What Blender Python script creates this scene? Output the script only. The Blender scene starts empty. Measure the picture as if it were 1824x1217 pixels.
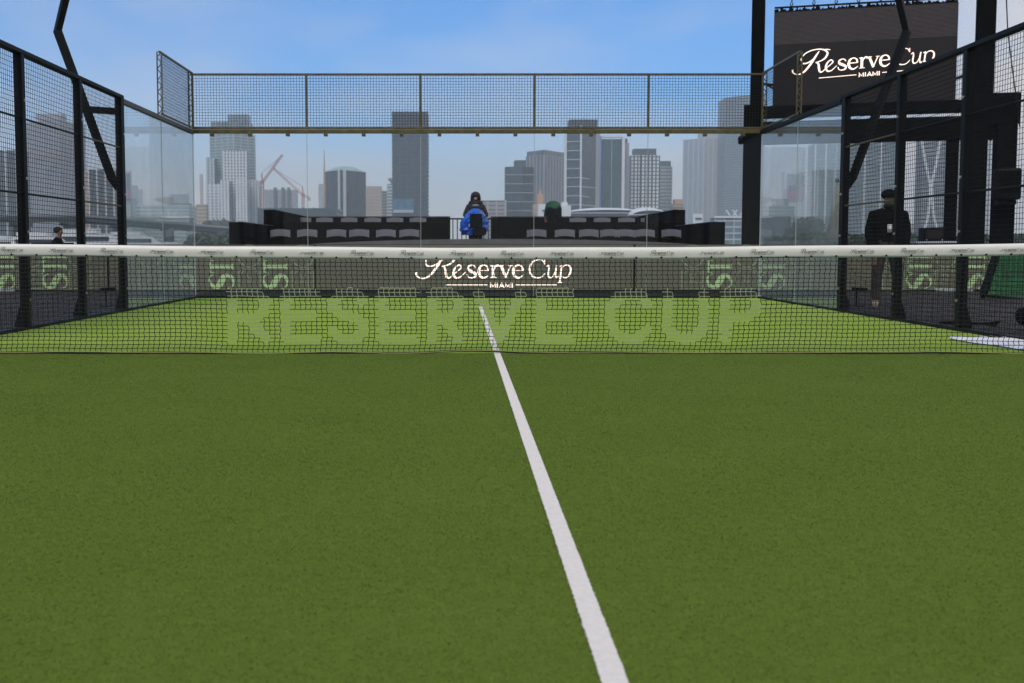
import bpy, bmesh, math, random
from mathutils import Vector, Matrix
random.seed(7)
R = math.radians
sc = bpy.context.scene
col = sc.collection

# ------------------------------------------------------------------ camera
FPX, CX, CY, PITCH = 1876.0, 819.0, 575.2, R(4.0)      # focal length / principal point in photo pixels
CAM = Vector((-0.31, -8.685, 0.865))
cd = bpy.data.cameras.new('camera'); cam = bpy.data.objects.new('camera', cd); col.objects.link(cam)
cam.location = CAM; cam.rotation_euler = (R(90) - PITCH, 0, 0)
cd.sensor_width = 36; cd.lens = 36 * FPX / 1824
cd.shift_x = (912 - CX) / 1824; cd.shift_y = (CY - 608.5) / 1824
cd.clip_start = 0.05; cd.clip_end = 20000
cd.dof.use_dof = True; cd.dof.focus_distance = 8.2; cd.dof.aperture_fstop = 4.5
sc.camera = cam
def P(px, py, Y):
    """point on the plane y = Y that the photo shows at pixel px, py"""
    a, b = (px - CX) / FPX, (CY - py) / FPX
    d = Vector((a, math.cos(PITCH) + b * math.sin(PITCH), b * math.cos(PITCH) - math.sin(PITCH)))
    return CAM + d * ((Y - CAM.y) / d.y)

# ------------------------------------------------------------------ sky, sun, exposure
SUN_EL, SUN_AZ = R(52), R(200)
w = bpy.data.worlds.new('World'); sc.world = w; w.use_nodes = True
nt = w.node_tree; N = nt.nodes; L = nt.links; N.clear()
def nd(t, **k):
    n = N.new(t)
    for a, v in k.items(): setattr(n, a, v)
    return n
out = nd('ShaderNodeOutputWorld'); bg = nd('ShaderNodeBackground'); bg.inputs[1].default_value = 0.092
sky = nd('ShaderNodeTexSky', sky_type='NISHITA', sun_disc=False, sun_elevation=SUN_EL, sun_rotation=SUN_AZ,
         air_density=1.0, dust_density=0.0, ozone_density=8.0)
tc = nd('ShaderNodeTexCoord'); sep = nd('ShaderNodeSeparateXYZ'); L.new(tc.outputs['Generated'], sep.inputs[0])
mp = nd('ShaderNodeMapping'); mp.inputs['Scale'].default_value = (1.0, 1.0, 2.6); mp.inputs['Location'].default_value = (0.35, 0.2, 0.1)
L.new(tc.outputs['Generated'], mp.inputs[0])
no = nd('ShaderNodeTexNoise'); no.inputs['Scale'].default_value = 4.2; no.inputs['Detail'].default_value = 7; no.inputs['Roughness'].default_value = 0.48
L.new(mp.outputs[0], no.inputs['Vector'])
el = nd('ShaderNodeMapRange'); el.interpolation_type = 'SMOOTHSTEP'          # thick low cloud at the horizon, thinner higher up
el.inputs['From Min'].default_value = 0.0; el.inputs['From Max'].default_value = 0.18
el.inputs['To Min'].default_value = 0.95; el.inputs['To Max'].default_value = 0.02
L.new(sep.outputs['Z'], el.inputs['Value'])
nr = nd('ShaderNodeMapRange'); nr.inputs['From Min'].default_value = 0.35; nr.inputs['From Max'].default_value = 0.7
nr.inputs['To Min'].default_value = -0.12; nr.inputs['To Max'].default_value = 0.30
L.new(no.outputs['Fac'], nr.inputs['Value'])
ad = nd('ShaderNodeMath', operation='ADD', use_clamp=True); L.new(el.outputs[0], ad.inputs[0]); L.new(nr.outputs[0], ad.inputs[1])
ex = nd('ShaderNodeMapRange'); ex.interpolation_type = 'SMOOTHSTEP'          # cloud bank thickens to the east
ex.inputs['From Min'].default_value = 0.27; ex.inputs['From Max'].default_value = 0.52; ex.inputs['To Max'].default_value = 0.75
L.new(sep.outputs['X'], ex.inputs['Value'])
ad2 = nd('ShaderNodeMath', operation='ADD', use_clamp=True); L.new(ad.outputs[0], ad2.inputs[0]); L.new(ex.outputs[0], ad2.inputs[1])
tint = nd('ShaderNodeMix', data_type='RGBA', blend_type='MULTIPLY'); tint.inputs[0].default_value = 1.0
tint.inputs[7].default_value = (0.27, 0.83, 1.16, 1)
L.new(sky.outputs[0], tint.inputs[6])
mx = nd('ShaderNodeMix', data_type='RGBA'); L.new(ad2.outputs[0], mx.inputs[0]); L.new(tint.outputs[2], mx.inputs[6])
mx.inputs[7].default_value = (6.35, 5.85, 5.3, 1)
L.new(mx.outputs[2], bg.inputs[0]); L.new(bg.outputs[0], out.inputs[0])

sd = bpy.data.lights.new('sun', 'SUN'); sd.energy = 1.5; sd.angle = R(24); sd.color = (1.0, 0.88, 0.68)
so = bpy.data.objects.new('sun', sd); col.objects.link(so)
so.rotation_euler = Vector((math.sin(SUN_AZ) * math.cos(SUN_EL), math.cos(SUN_AZ) * math.cos(SUN_EL), math.sin(SUN_EL))).to_track_quat('Z', 'Y').to_euler()
vs = sc.view_settings; vs.view_transform = 'Standard'; vs.look = 'None'; vs.gamma = 1; vs.exposure = 0.65; vs.use_curve_mapping = False
HAZE = 0.00034                                              # density of the air, per metre
sc.render.engine = 'CYCLES'
cy = sc.cycles; cy.use_denoising = True; cy.max_bounces = 7; cy.diffuse_bounces = 3; cy.glossy_bounces = 4
cy.transparent_max_bounces = 32; cy.volume_bounces = 1; cy.sample_clamp_indirect = 4.0
try: cy.denoiser = 'OPENIMAGEDENOISE'
except Exception: pass

# ------------------------------------------------------------------ materials
MATS = {}
def mat(name, base, rough=0.6, metal=0.0, spec=0.5, emit=None, estr=1.0, vary=0.0, vscale=4.0, bump=0.0, bscale=80.0):
    m = bpy.data.materials.new(name); m.use_nodes = True; MATS[name] = m
    n = m.node_tree.nodes; l = m.node_tree.links; b = n['Principled BSDF']
    b.inputs['Base Color'].default_value = (*base, 1); b.inputs['Roughness'].default_value = rough
    b.inputs['Metallic'].default_value = metal; b.inputs['Specular IOR Level'].default_value = spec
    if emit: b.inputs['Emission Color'].default_value = (*emit, 1); b.inputs['Emission Strength'].default_value = estr
    if vary or bump: t = n.new('ShaderNodeTexCoord')
    if vary:
        x = n.new('ShaderNodeTexNoise'); x.inputs['Scale'].default_value = vscale; x.inputs['Detail'].default_value = 5
        l.new(t.outputs['Object'], x.inputs['Vector'])
        r = n.new('ShaderNodeMapRange'); r.inputs['From Min'].default_value = 0.3; r.inputs['From Max'].default_value = 0.7
        r.inputs['To Min'].default_value = 1 - vary; r.inputs['To Max'].default_value = 1 + vary
        l.new(x.outputs['Fac'], r.inputs['Value'])
        h = n.new('ShaderNodeMix'); h.data_type = 'RGBA'; h.blend_type = 'MULTIPLY'; h.inputs[0].default_value = 1
        h.inputs[6].default_value = (*base, 1); l.new(r.outputs[0], h.inputs[7]); l.new(h.outputs[2], b.inputs['Base Color'])
    if bump:
        x = n.new('ShaderNodeTexNoise'); x.inputs['Scale'].default_value = bscale; x.inputs['Detail'].default_value = 3
        l.new(t.outputs['Object'], x.inputs['Vector'])
        u = n.new('ShaderNodeBump'); u.inputs['Strength'].default_value = bump; u.inputs['Distance'].default_value = 0.01
        l.new(x.outputs['Fac'], u.inputs['Height']); l.new(u.outputs[0], b.inputs['Normal'])
    return m
def turf_mat(name, c1, c2):
    m = mat(name, c1, 0.9, spec=0.03); m.node_tree.nodes['Principled BSDF'].inputs['Sheen Weight'].default_value = 0.26; m.node_tree.nodes['Principled BSDF'].inputs['Sheen Tint'].default_value = (.6, .75, .1, 1); n = m.node_tree.nodes; l = m.node_tree.links; b = n['Principled BSDF']
    t = n.new('ShaderNodeTexCoord')
    big = n.new('ShaderNodeTexNoise'); big.inputs['Scale'].default_value = 1.3; big.inputs['Detail'].default_value = 4
    mid = n.new('ShaderNodeTexNoise'); mid.inputs['Scale'].default_value = 24; mid.inputs['Detail'].default_value = 6; mid.inputs['Roughness'].default_value = 0.7
    fin = n.new('ShaderNodeTexNoise'); fin.inputs['Scale'].default_value = 150; fin.inputs['Detail'].default_value = 4; fin.inputs['Roughness'].default_value = 0.75
    for x in (big, mid, fin): l.new(t.outputs['Object'], x.inputs['Vector'])
    a = n.new('ShaderNodeMath'); a.operation = 'MULTIPLY_ADD'; a.inputs[1].default_value = 0.55; l.new(mid.outputs['Fac'], a.inputs[0])
    q = n.new('ShaderNodeMath'); q.operation = 'MULTIPLY_ADD'; q.inputs[1].default_value = 0.16; q.inputs[2].default_value = 0.10
    l.new(big.outputs['Fac'], q.inputs[0]); l.new(q.outputs[0], a.inputs[2])
    s = n.new('ShaderNodeMath'); s.operation = 'MULTIPLY_ADD'; s.inputs[1].default_value = 1.0; l.new(fin.outputs['Fac'], s.inputs[0]); l.new(a.outputs[0], s.inputs[2])
    r = n.new('ShaderNodeMapRange'); r.inputs['From Min'].default_value = 0.74; r.inputs['From Max'].default_value = 1.16; l.new(s.outputs[0], r.inputs['Value'])
    h = n.new('ShaderNodeMix'); h.data_type = 'RGBA'; h.inputs[6].default_value = (*c1, 1); h.inputs[7].default_value = (*c2, 1)
    l.new(r.outputs[0], h.inputs[0]); l.new(h.outputs[2], b.inputs['Base Color'])
    u = n.new('ShaderNodeBump'); u.inputs['Strength'].default_value = 0.8; u.inputs['Distance'].default_value = 0.006
    l.new(fin.outputs['Fac'], u.inputs['Height']); l.new(u.outputs[0], b.inputs['Normal'])
    return m
def facade_mat(name, c1, c2, cell=(3.2, 3.2, 3.4), rough=0.3):
    """window glass whose panes differ a little from cell to cell"""
    m = mat(name, c1, rough, spec=0.5); n = m.node_tree.nodes; l = m.node_tree.links; b = n['Principled BSDF']
    t = n.new('ShaderNodeTexCoord'); d = n.new('ShaderNodeVectorMath'); d.operation = 'DIVIDE'; d.inputs[1].default_value = cell
    f = n.new('ShaderNodeVectorMath'); f.operation = 'FLOOR'; wn = n.new('ShaderNodeTexWhiteNoise')
    l.new(t.outputs['Object'], d.inputs[0]); l.new(d.outputs[0], f.inputs[0]); l.new(f.outputs[0], wn.inputs['Vector'])
    h = n.new('ShaderNodeMix'); h.data_type = 'RGBA'; h.inputs[6].default_value = (*c1, 1); h.inputs[7].default_value = (*c2, 1)
    l.new(wn.outputs['Value'], h.inputs[0]); l.new(h.outputs[2], b.inputs['Base Color'])
    return m
def glass_mat(name, tint, ior=1.5, film=0.0):
    m = bpy.data.materials.new(name); m.use_nodes = True; MATS[name] = m
    n = m.node_tree.nodes; l = m.node_tree.links; n.clear()
    o = n.new('ShaderNodeOutputMaterial'); x = n.new('ShaderNodeMixShader'); tr = n.new('ShaderNodeBsdfTransparent'); g = n.new('ShaderNodeBsdfGlossy')
    fr = n.new('ShaderNodeFresnel'); ge = n.new('ShaderNodeNewGeometry')      # both faces of the sheet mirror alike
    io = n.new('ShaderNodeMapRange'); io.inputs['To Min'].default_value = ior; io.inputs['To Max'].default_value = 1 / ior
    l.new(ge.outputs['Backfacing'], io.inputs['Value']); l.new(io.outputs[0], fr.inputs['IOR'])
    tr.inputs[0].default_value = (*tint, 1); g.inputs['Roughness'].default_value = 0.01; g.inputs[0].default_value = (0.95, 0.97, 1, 1)
    l.new(fr.outputs[0], x.inputs[0]); l.new(tr.outputs[0], x.inputs[1]); l.new(g.outputs[0], x.inputs[2])
    if film:                                                         # thin uneven film of dried rain and dust on the pane
        tcg = n.new('ShaderNodeTexCoord'); ng = n.new('ShaderNodeTexNoise'); ng.inputs['Scale'].default_value = 1.4; ng.inputs['Detail'].default_value = 6; l.new(tcg.outputs['Object'], ng.inputs['Vector'])
        rg_ = n.new('ShaderNodeMapRange'); rg_.inputs['From Min'].default_value = .3; rg_.inputs['From Max'].default_value = .7; rg_.inputs['To Min'].default_value = film * .5; rg_.inputs['To Max'].default_value = film * 1.3; l.new(ng.outputs['Fac'], rg_.inputs['Value'])
        df = n.new('ShaderNodeBsdfDiffuse'); df.inputs[0].default_value = (.72, .80, .80, 1); tl = n.new('ShaderNodeBsdfTranslucent'); tl.inputs[0].default_value = (.72, .80, .80, 1)
        ax = n.new('ShaderNodeMixShader'); l.new(df.outputs[0], ax.inputs[1]); l.new(tl.outputs[0], ax.inputs[2])
        fx = n.new('ShaderNodeMixShader'); l.new(rg_.outputs[0], fx.inputs[0]); l.new(x.outputs[0], fx.inputs[1]); l.new(ax.outputs[0], fx.inputs[2]); x = fx
    l.new(x.outputs[0], o.inputs[0])
    return m
mat('black_metal', (0.0045, 0.0045, 0.0045), 0.5, spec=0.14, vary=0.25, vscale=6)
mat('black_matte', (0.004, 0.004, 0.004), 0.85, spec=0.06, vary=0.3, vscale=5)
mat('bronze', (0.105, 0.082, 0.028), 0.45, metal=0.3, vary=0.3, vscale=9)
mat('wire', (0.007, 0.007, 0.007), 0.6, spec=0.2)
mat('rail_grey', (0.10, 0.095, 0.09), 0.5, metal=0.2, vary=0.2)
mat('steel', (0.55, 0.54, 0.5), 0.3, metal=0.9)
glass_mat('glass', (0.955, 0.972, 0.97), film=0.10)
glass_mat('glass_coated', (0.97, 0.98, 0.98), 1.18)
mat('glass_edge', (0.40, 0.46, 0.44), 0.5)
mat('seam_pale', (0.42, 0.44, 0.42), 0.6); mat('seam_dark', (0.10, 0.13, 0.14), 0.6); mat('seam_white', (0.6, 0.63, 0.6), 0.5)
turf_mat('turf_shaded', (0.052, 0.096, 0.011), (0.130, 0.180, 0.028))  # one turf in two tones: shade of the near half put into this colour
turf_mat('turf_lit', (0.190, 0.305, 0.034), (0.330, 0.440, 0.078))  # lighter copy of the same turf, lit look of the far half put into colour
mat('line_paint', (0.86, 0.80, 0.71), 0.9, spec=0.1, vary=0.06, vscale=60, bump=0.5, bscale=250)
mat('line_far', (0.70, 0.72, 0.42), 0.9, spec=0.1, vary=0.06, vscale=60)
mat('band_vinyl', (0.86, 0.81, 0.70), 0.45, vary=0.03, vscale=7, bump=0.12, bscale=12)
mat('print_grey', (0.11, 0.105, 0.085), 0.7)
mat('net_cord', (0.010, 0.012, 0.010), 0.8)
mat('net_print', (0.42, 0.46, 0.27), 0.8)
mat('cord_yellow', (0.45, 0.42, 0.14), 0.8)
mat('deck', (0.050, 0.044, 0.042), 0.85, spec=0.2, vary=0.2, vscale=3, bump=0.3, bscale=120)
mat('mat_black', (0.012, 0.015, 0.012), 0.8, spec=0.2, vary=0.3)
mat('led_face', (0.03, 0.03, 0.028), 0.35, emit=(0.070, 0.068, 0.044), estr=0.72, vary=0.2, vscale=1.5)
mat('led_green', (0.05, 0.1, 0.05), 0.5, emit=(0.27, 0.37, 0.18), estr=0.60)
mat('led_outline', (0.05, 0.08, 0.05), 0.5, emit=(0.15, 0.20, 0.115), estr=0.55)
mat('led_pink', (0.3, 0.25, 0.22), 0.5, emit=(1.0, 0.78, 0.66), estr=1.15)
mat('screen_face', (0.008, 0.0075, 0.0075), 0.6, spec=0.15, emit=(0.016, 0.0135, 0.0135), estr=0.5, vary=0.15, vscale=1.2)
mat('screen_line', (0.05, 0.045, 0.045), 0.5, emit=(0.050, 0.036, 0.034), estr=0.7)
mat('chair_grey', (0.17, 0.165, 0.175), 0.6, vary=0.12)
mat('ledge', (0.13, 0.125, 0.12), 0.7, vary=0.15)
mat('box_wall', (0.0045, 0.004, 0.004), 0.9, spec=0.05, vary=0.4, vscale=2)
mat('blue_cover', (0.008, 0.10, 0.50), 0.3, vary=0.6, vscale=7, bump=0.9, bscale=9)
mat('hood', (0.018, 0.012, 0.006), 0.9, vary=0.3, vscale=12, bump=0.5, bscale=40)
mat('jacket_black', (0.005, 0.0055, 0.0055), 0.9, spec=0.1, vary=0.3, vscale=9, bump=0.5, bscale=25)
mat('jacket_green', (0.010, 0.070, 0.024), 0.8, vary=0.35, vscale=8, bump=0.6, bscale=18)
mat('trousers', (0.055, 0.042, 0.033), 0.9, vary=0.5, vscale=14)
mat('trousers_black', (0.005, 0.0045, 0.0045), 0.9, spec=0.1)
mat('skin', (0.30, 0.15, 0.09), 0.6)
mat('hair', (0.008, 0.006, 0.005), 0.7)
mat('shoe', (0.45, 0.38, 0.30), 0.7)
mat('badge', (0.75, 0.73, 0.66), 0.5)
mat('cloth_white', (0.82, 0.82, 0.84), 0.8, bump=0.3, bscale=14)
mat('green_fabric', (0.008, 0.095, 0.022), 0.8, vary=0.45, vscale=5, bump=0.4, bscale=14)
mat('canvas', (0.34, 0.29, 0.20), 0.85, vary=0.2, vscale=5)
mat('concrete', (0.36, 0.37, 0.37), 0.8, vary=0.12, vscale=0.05)
mat('white_wall', (0.72, 0.73, 0.72), 0.7, vary=0.06, vscale=0.06)
mat('pale_wall', (0.50, 0.54, 0.54), 0.7, vary=0.08, vscale=0.06)
mat('beige_wall', (0.46, 0.38, 0.30), 0.8, vary=0.08, vscale=0.06)
mat('tan_wall', (0.50, 0.30, 0.17), 0.8, vary=0.1, vscale=0.06)
mat('brown_wall', (0.17, 0.13, 0.10), 0.8, vary=0.15, vscale=0.06)
mat('lavender_wall', (0.30, 0.30, 0.31), 0.7, vary=0.08, vscale=0.06)
mat('teal_wall', (0.33, 0.46, 0.42), 0.7, vary=0.1, vscale=0.06)
mat('slate', (0.042, 0.066, 0.068), 0.5, vary=0.15, vscale=0.06)
mat('bridge', (0.075, 0.10, 0.10), 0.8, vary=0.2, vscale=0.08)
mat('crane_red', (0.40, 0.11, 0.08), 0.6)
mat('poster_dark', (0.04, 0.045, 0.07), 0.5); mat('poster_pink', (0.30, 0.03, 0.13), 0.5)
mat('signal_blue', (0.18, 0.30, 0.75), 0.5)
mat('leaf', (0.030, 0.058, 0.026), 0.8, vary=0.5, vscale=0.8)
mat('bark', (0.05, 0.04, 0.03), 0.9)
mat('water', (0.03, 0.05, 0.06), 0.12, bump=0.2, bscale=0.3)
mat('ground', (0.07, 0.08, 0.065), 0.9, vary=0.3, vscale=0.05)
facade_mat('glass_slate', (0.018, 0.034, 0.037), (0.070, 0.096, 0.10))
facade_mat('glass_dark', (0.012, 0.020, 0.026), (0.045, 0.060, 0.068))
facade_mat('glass_green', (0.016, 0.048, 0.042), (0.038, 0.085, 0.075))
facade_mat('glass_teal', (0.10, 0.16, 0.17), (0.21, 0.28, 0.28))
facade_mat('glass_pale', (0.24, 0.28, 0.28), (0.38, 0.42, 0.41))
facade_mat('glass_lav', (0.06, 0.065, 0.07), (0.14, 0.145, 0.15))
facade_mat('glass_blue', (0.03, 0.12, 0.19), (0.07, 0.19, 0.27))

# ------------------------------------------------------------------ mesh helpers
def wloc(o):
    v = Vector((0, 0, 0))
    while o is not None: v += o.location; o = o.parent
    return v
def tag(o, label=None, cat=None, group=None, kind=None):
    if label: o['label'] = label
    if cat: o['category'] = cat
    if group: o['group'] = group
    if kind: o['kind'] = kind
    return o
def thing(name, loc, label, cat, group=None, kind=None):
    o = bpy.data.objects.new(name, None); o.empty_display_size = 0.2; o.location = loc; col.objects.link(o)
    return tag(o, label, cat, group, kind)
class MB:
    def __init__(s): s.v = []; s.f = []; s.m = []; s.T = None
    def add(s, vs, fs, m=0):
        k = len(s.v)
        s.v += [tuple(s.T @ Vector(p)) for p in vs] if s.T is not None else [tuple(p) for p in vs]
        s.f += [tuple(k + i for i in f) for f in fs]; s.m += [m] * len(fs)
        return s
    def box(s, a, b, m=0):
        (x0, y0, z0), (x1, y1, z1) = a, b
        return s.add([(x0, y0, z0), (x1, y0, z0), (x1, y1, z0), (x0, y1, z0), (x0, y0, z1), (x1, y0, z1), (x1, y1, z1), (x0, y1, z1)],
                     [(0, 3, 2, 1), (4, 5, 6, 7), (0, 1, 5, 4), (1, 2, 6, 5), (2, 3, 7, 6), (3, 0, 4, 7)], m)
    def cbox(s, a, b, c=0.01, m=0):
        """box with chamfered edges"""
        bm = bmesh.new(); bmesh.ops.create_cube(bm, size=1)
        for v in bm.verts: v.co = Vector([(a[i] + b[i]) / 2 + v.co[i] * (b[i] - a[i]) for i in range(3)])
        bmesh.ops.bevel(bm, geom=bm.edges[:], offset=c, segments=2, affect='EDGES', profile=0.5)
        bm.verts.index_update(); s.add([v.co[:] for v in bm.verts], [[v.index for v in f.verts] for f in bm.faces], m); bm.free(); return s
    def bar(s, p, q, w, h=None, up=(0, 0, 1), m=0):
        h = h or w; p = Vector(p); q = Vector(q); d = (q - p).normalized(); up = Vector(up)
        x = d.cross(up)
        if x.length < 1e-4: x = d.cross(Vector((0, 1, 0)))
        x.normalize(); z = x.cross(d); x *= w / 2; z *= h / 2
        return s.add([p - x - z, p + x - z, p + x + z, p - x + z, q - x - z, q + x - z, q + x + z, q - x + z],
                     [(0, 1, 2, 3), (7, 6, 5, 4), (0, 4, 5, 1), (1, 5, 6, 2), (2, 6, 7, 3), (3, 7, 4, 0)], m)
    def tube(s, pts, r, n=6, m=0, cap=True):
        pts = [Vector(p) for p in pts]; rs = r if isinstance(r, (list, tuple)) else [r] * len(pts)
        vs = []; fs = []; prev = None
        for i, p in enumerate(pts):
            d = (pts[min(i + 1, len(pts) - 1)] - pts[max(i - 1, 0)]).normalized()
            if prev is None:
                x = d.cross(Vector((0, 0, 1)))
                if x.length < 1e-3: x = d.cross(Vector((0, 1, 0)))
            else: x = prev - d * prev.dot(d)
            x.normalize(); prev = x; y = d.cross(x)
            for k in range(n):
                a = 2 * math.pi * k / n; vs.append(p + (x * math.cos(a) + y * math.sin(a)) * rs[i])
        for i in range(len(pts) - 1):
            for k in range(n): fs.append((i * n + k, i * n + (k + 1) % n, (i + 1) * n + (k + 1) % n, (i + 1) * n + k))
        if cap: fs += [tuple(range(n - 1, -1, -1)), tuple((len(pts) - 1) * n + k for k in range(n))]
        return s.add(vs, fs, m)
    def prism(s, poly, z0, z1, m=0, top=None):
        n = len(poly); t = top or poly
        return s.add([(x, y, z0) for x, y in poly] + [(x, y, z1) for x, y in t],
                     [tuple(range(n - 1, -1, -1)), tuple(range(n, 2 * n))] + [(i, (i + 1) % n, n + (i + 1) % n, n + i) for i in range(n)], m)
    def lathe(s, prof, c=(0, 0, 0), n=16, m=0, rmod=None):
        vs = []; fs = []
        for i, (r, z) in enumerate(prof):
            for k in range(n):
                a = 2 * math.pi * k / n; q = r * (rmod(a, z) if rmod else 1); vs.append((c[0] + q * math.cos(a), c[1] + q * math.sin(a), c[2] + z))
        for i in range(len(prof) - 1):
            for k in range(n): fs.append((i * n + k, i * n + (k + 1) % n, (i + 1) * n + (k + 1) % n, (i + 1) * n + k))
        fs += [tuple(range(n - 1, -1, -1)), tuple((len(prof) - 1) * n + k for k in range(n))]
        return s.add(vs, fs, m)
    def build(s, name, mats, parent=None, smooth=False, kind=None, label=None, origin=None):
        o0 = wloc(parent) if parent is not None else Vector(origin or (0, 0, 0))
        me = bpy.data.meshes.new(name); me.from_pydata([tuple(Vector(p) - o0) for p in s.v], [], s.f)
        for mm in (mats if isinstance(mats, (list, tuple)) else [mats]): me.materials.append(MATS[mm])
        me.polygons.foreach_set('material_index', s.m)
        if smooth: me.polygons.foreach_set('use_smooth', [True] * len(s.f))
        me.update()
        o = bpy.data.objects.new(name, me); col.objects.link(o)
        if parent is not None: o.parent = parent
        elif origin: o.location = origin
        if kind: o['kind'] = kind
        if label: o['label'] = label
        return o
def copy_tree(o, parent=None):
    c = o.copy(); col.objects.link(c); c.parent = parent
    for ch in list(o.children): copy_tree(ch, c)
    return c
def frame(o, ang):
    return Matrix.Translation(Vector(o)) @ Matrix.Rotation(ang, 4, 'Z')

# ------------------------------------------------------------------ lettering: strokes of varying width in a flat plane
def spline(pts, k=7):
    out = []
    n = len(pts)
    for i in range(n - 1):
        a, b, c, d = pts[max(i - 1, 0)], pts[i], pts[i + 1], pts[min(i + 2, n - 1)]
        for j in range(k):
            t = j / k
            out.append(tuple(0.5 * ((2 * b[q]) + (-a[q] + c[q]) * t + (2 * a[q] - 5 * b[q] + 4 * c[q] - d[q]) * t * t + (-a[q] + 3 * b[q] - 3 * c[q] + d[q]) * t ** 3) for q in range(len(b))))
    out.append(tuple(pts[-1])); return out
def zipw(pts, ws): return [(x, y, q) for (x, y), q in zip(pts, ws if isinstance(ws, (list, tuple)) else [ws] * len(pts))]
def sx(k, pts): return [(x * k, y * k) for x, y in pts]
def off(dx, pts): return [(x + dx, y) for x, y in pts]
E_BOWL = [(5.72, .55), (5.65, .85), (5.38, .99), (5.08, .85), (4.98, .5), (5.08, .15), (5.4, 0), (5.78, .22)]
E_W = [.14, .12, .08, .16, .22, .18, .12, .05]
LOGO = [   # (points, widths, smooth)
    (sx(.77, [(.1, .55), (.15, .25), (.45, 0), (.9, -.05), (1.45, .2), (1.95, .75), (2.4, 1.4), (2.85, 2.1), (3.1, 2.45)]), [.17, .12, .08, .09, .13, .17, .18, .14, .07], 1),
    (sx(.77, [(2.6, 1.75), (2.1, 1.35), (1.55, 1.15), (1.15, 1.3), (1.1, 1.75), (1.5, 2.3), (2.2, 2.62), (3.0, 2.7), (3.7, 2.55), (4.05, 2.15), (3.8, 1.6), (3.3, 1.3), (2.75, 1.15)]),
     [.06, .08, .1, .1, .08, .08, .08, .08, .12, .16, .14, .09, .06], 1),
    ([(2.75, 2.0), (3.05, 2.0), (3.35, 1.93)], [.05, .07, .05], 1),
    ([(2.1, .9), (2.33, .78), (2.4, .4), (2.47, .06), (2.7, .0), (2.95, .25)], [.08, .14, .18, .15, .09, .06], 1),
    ([(2.95, .25), (3.3, .5), (3.6, .8), (3.45, 1.0), (3.15, .8), (3.0, .4), (3.15, .03), (3.5, .05), (3.95, .45)], [.06, .07, .1, .09, .12, .17, .14, .08, .05], 1),
    ([(4.72, .78), (4.6, .95), (4.38, .98), (4.15, .85), (4.18, .62), (4.45, .48), (4.72, .3), (4.68, .08), (4.4, .0), (4.15, .07), (4.06, .28)], [.1, .07, .08, .14, .19, .22, .19, .13, .08, .07, .1], 1),
    (E_BOWL, E_W, 1), ([(5.0, .55), (5.74, .55)], .07, 0),
    ([(6.1, .0), (6.1, .97)], .21, 0), ([(5.88, .025), (6.36, .025)], .05, 0), ([(5.87, .93), (6.1, .95)], .06, 0), ([(6.15, .62), (6.3, .9), (6.48, .96), (6.6, .86)], [.08, .12, .15, .16], 1),
    ([(6.72, .95), (7.1, .02)], .2, 0), ([(7.08, .02), (7.46, .95)], .08, 0), ([(6.58, .95), (6.95, .95)], .05, 0), ([(7.28, .95), (7.62, .95)], .05, 0),
    (off(2.7, E_BOWL), E_W, 1), ([(7.7, .55), (8.44, .55)], .07, 0),
    ([(10.12, 1.05), (9.95, 1.35), (9.6, 1.42), (9.15, 1.2), (8.95, .7), (9.1, .2), (9.5, 0), (9.9, .08), (10.15, .35)], [.05, .06, .07, .11, .14, .13, .08, .06, .05], 1), ([(10.12, 1.05), (10.12, 1.42)], .06, 0),
    ([(10.25, .85), (10.42, .97), (10.45, .7), (10.4, .25), (10.5, .03), (10.75, .1), (11.0, .6), (11.06, .97)], [.05, .08, .1, .11, .1, .06, .06, .08], 1),
    ([(11.06, .97), (10.97, .3), (11.05, .03), (11.22, .15)], [.1, .11, .09, .04], 1),
    ([(11.46, .97), (11.3, -.35)], .11, 0), ([(11.26, .86), (11.46, .96)], .06, 0), ([(11.14, -.36), (11.5, -.36)], .05, 0),
    ([(11.42, .7), (11.65, .95), (11.95, .98), (12.15, .75), (12.1, .35), (11.85, .03), (11.55, .05), (11.4, .2)], [.05, .06, .09, .13, .13, .08, .06, .05], 1),
    ([(2.4, -.55), (5.65, -.55)], .055, 0), ([(7.85, -.55), (11.1, -.55)], .055, 0),
]
def block_letters(word, x, y0, y1, wd, adv, t):
    G = {'M': [[(0, 0), (0, 1), (.5, .2), (1, 1), (1, 0)]], 'I': [[(.5, 0), (.5, 1)]], 'A': [[(0, 0), (.5, 1), (1, 0)], [(.2, .33), (.8, .33)]]}
    res = []
    for ch in word:
        k = 0.25 if ch == 'I' else 1.0
        for st in G[ch]: res.append(([(x + (px if ch != 'I' else .5) * wd * k, y0 + py * (y1 - y0)) for px, py in st], t, 0))
        x += wd * k + adv
    return res
LOGO += block_letters('MIAMI', 5.9, -.77, -.4, .36, .12, .085)
def strokes(strk, T, step=0.0006, mb=None, m=0):
    """flat ribbons; T maps (x, y, depth) to the world; every stroke lies a hair in front of the last"""
    mb = mb or MB()
    for i, (pts, ws, sm) in enumerate(strk):
        p = zipw(pts, ws); p = spline(p) if sm else p
        vs = []; n = len(p)
        for j in range(n):
            a, b = p[max(j - 1, 0)], p[min(j + 1, n - 1)]; dx, dy = b[0] - a[0], b[1] - a[1]; l = math.hypot(dx, dy) or 1
            k = p[j][2] / 2
            if 0 < j < n - 1 and not sm: k *= 1.25
            nx, ny = -dy / l * k, dx / l * k
            vs += [T(p[j][0] + nx, p[j][1] + ny, i * step), T(p[j][0] - nx, p[j][1] - ny, i * step)]
        mb.add(vs, [(2 * j, 2 * j + 1, 2 * j + 3, 2 * j + 2) for j in range(n - 1)], m)
    return mb
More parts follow.
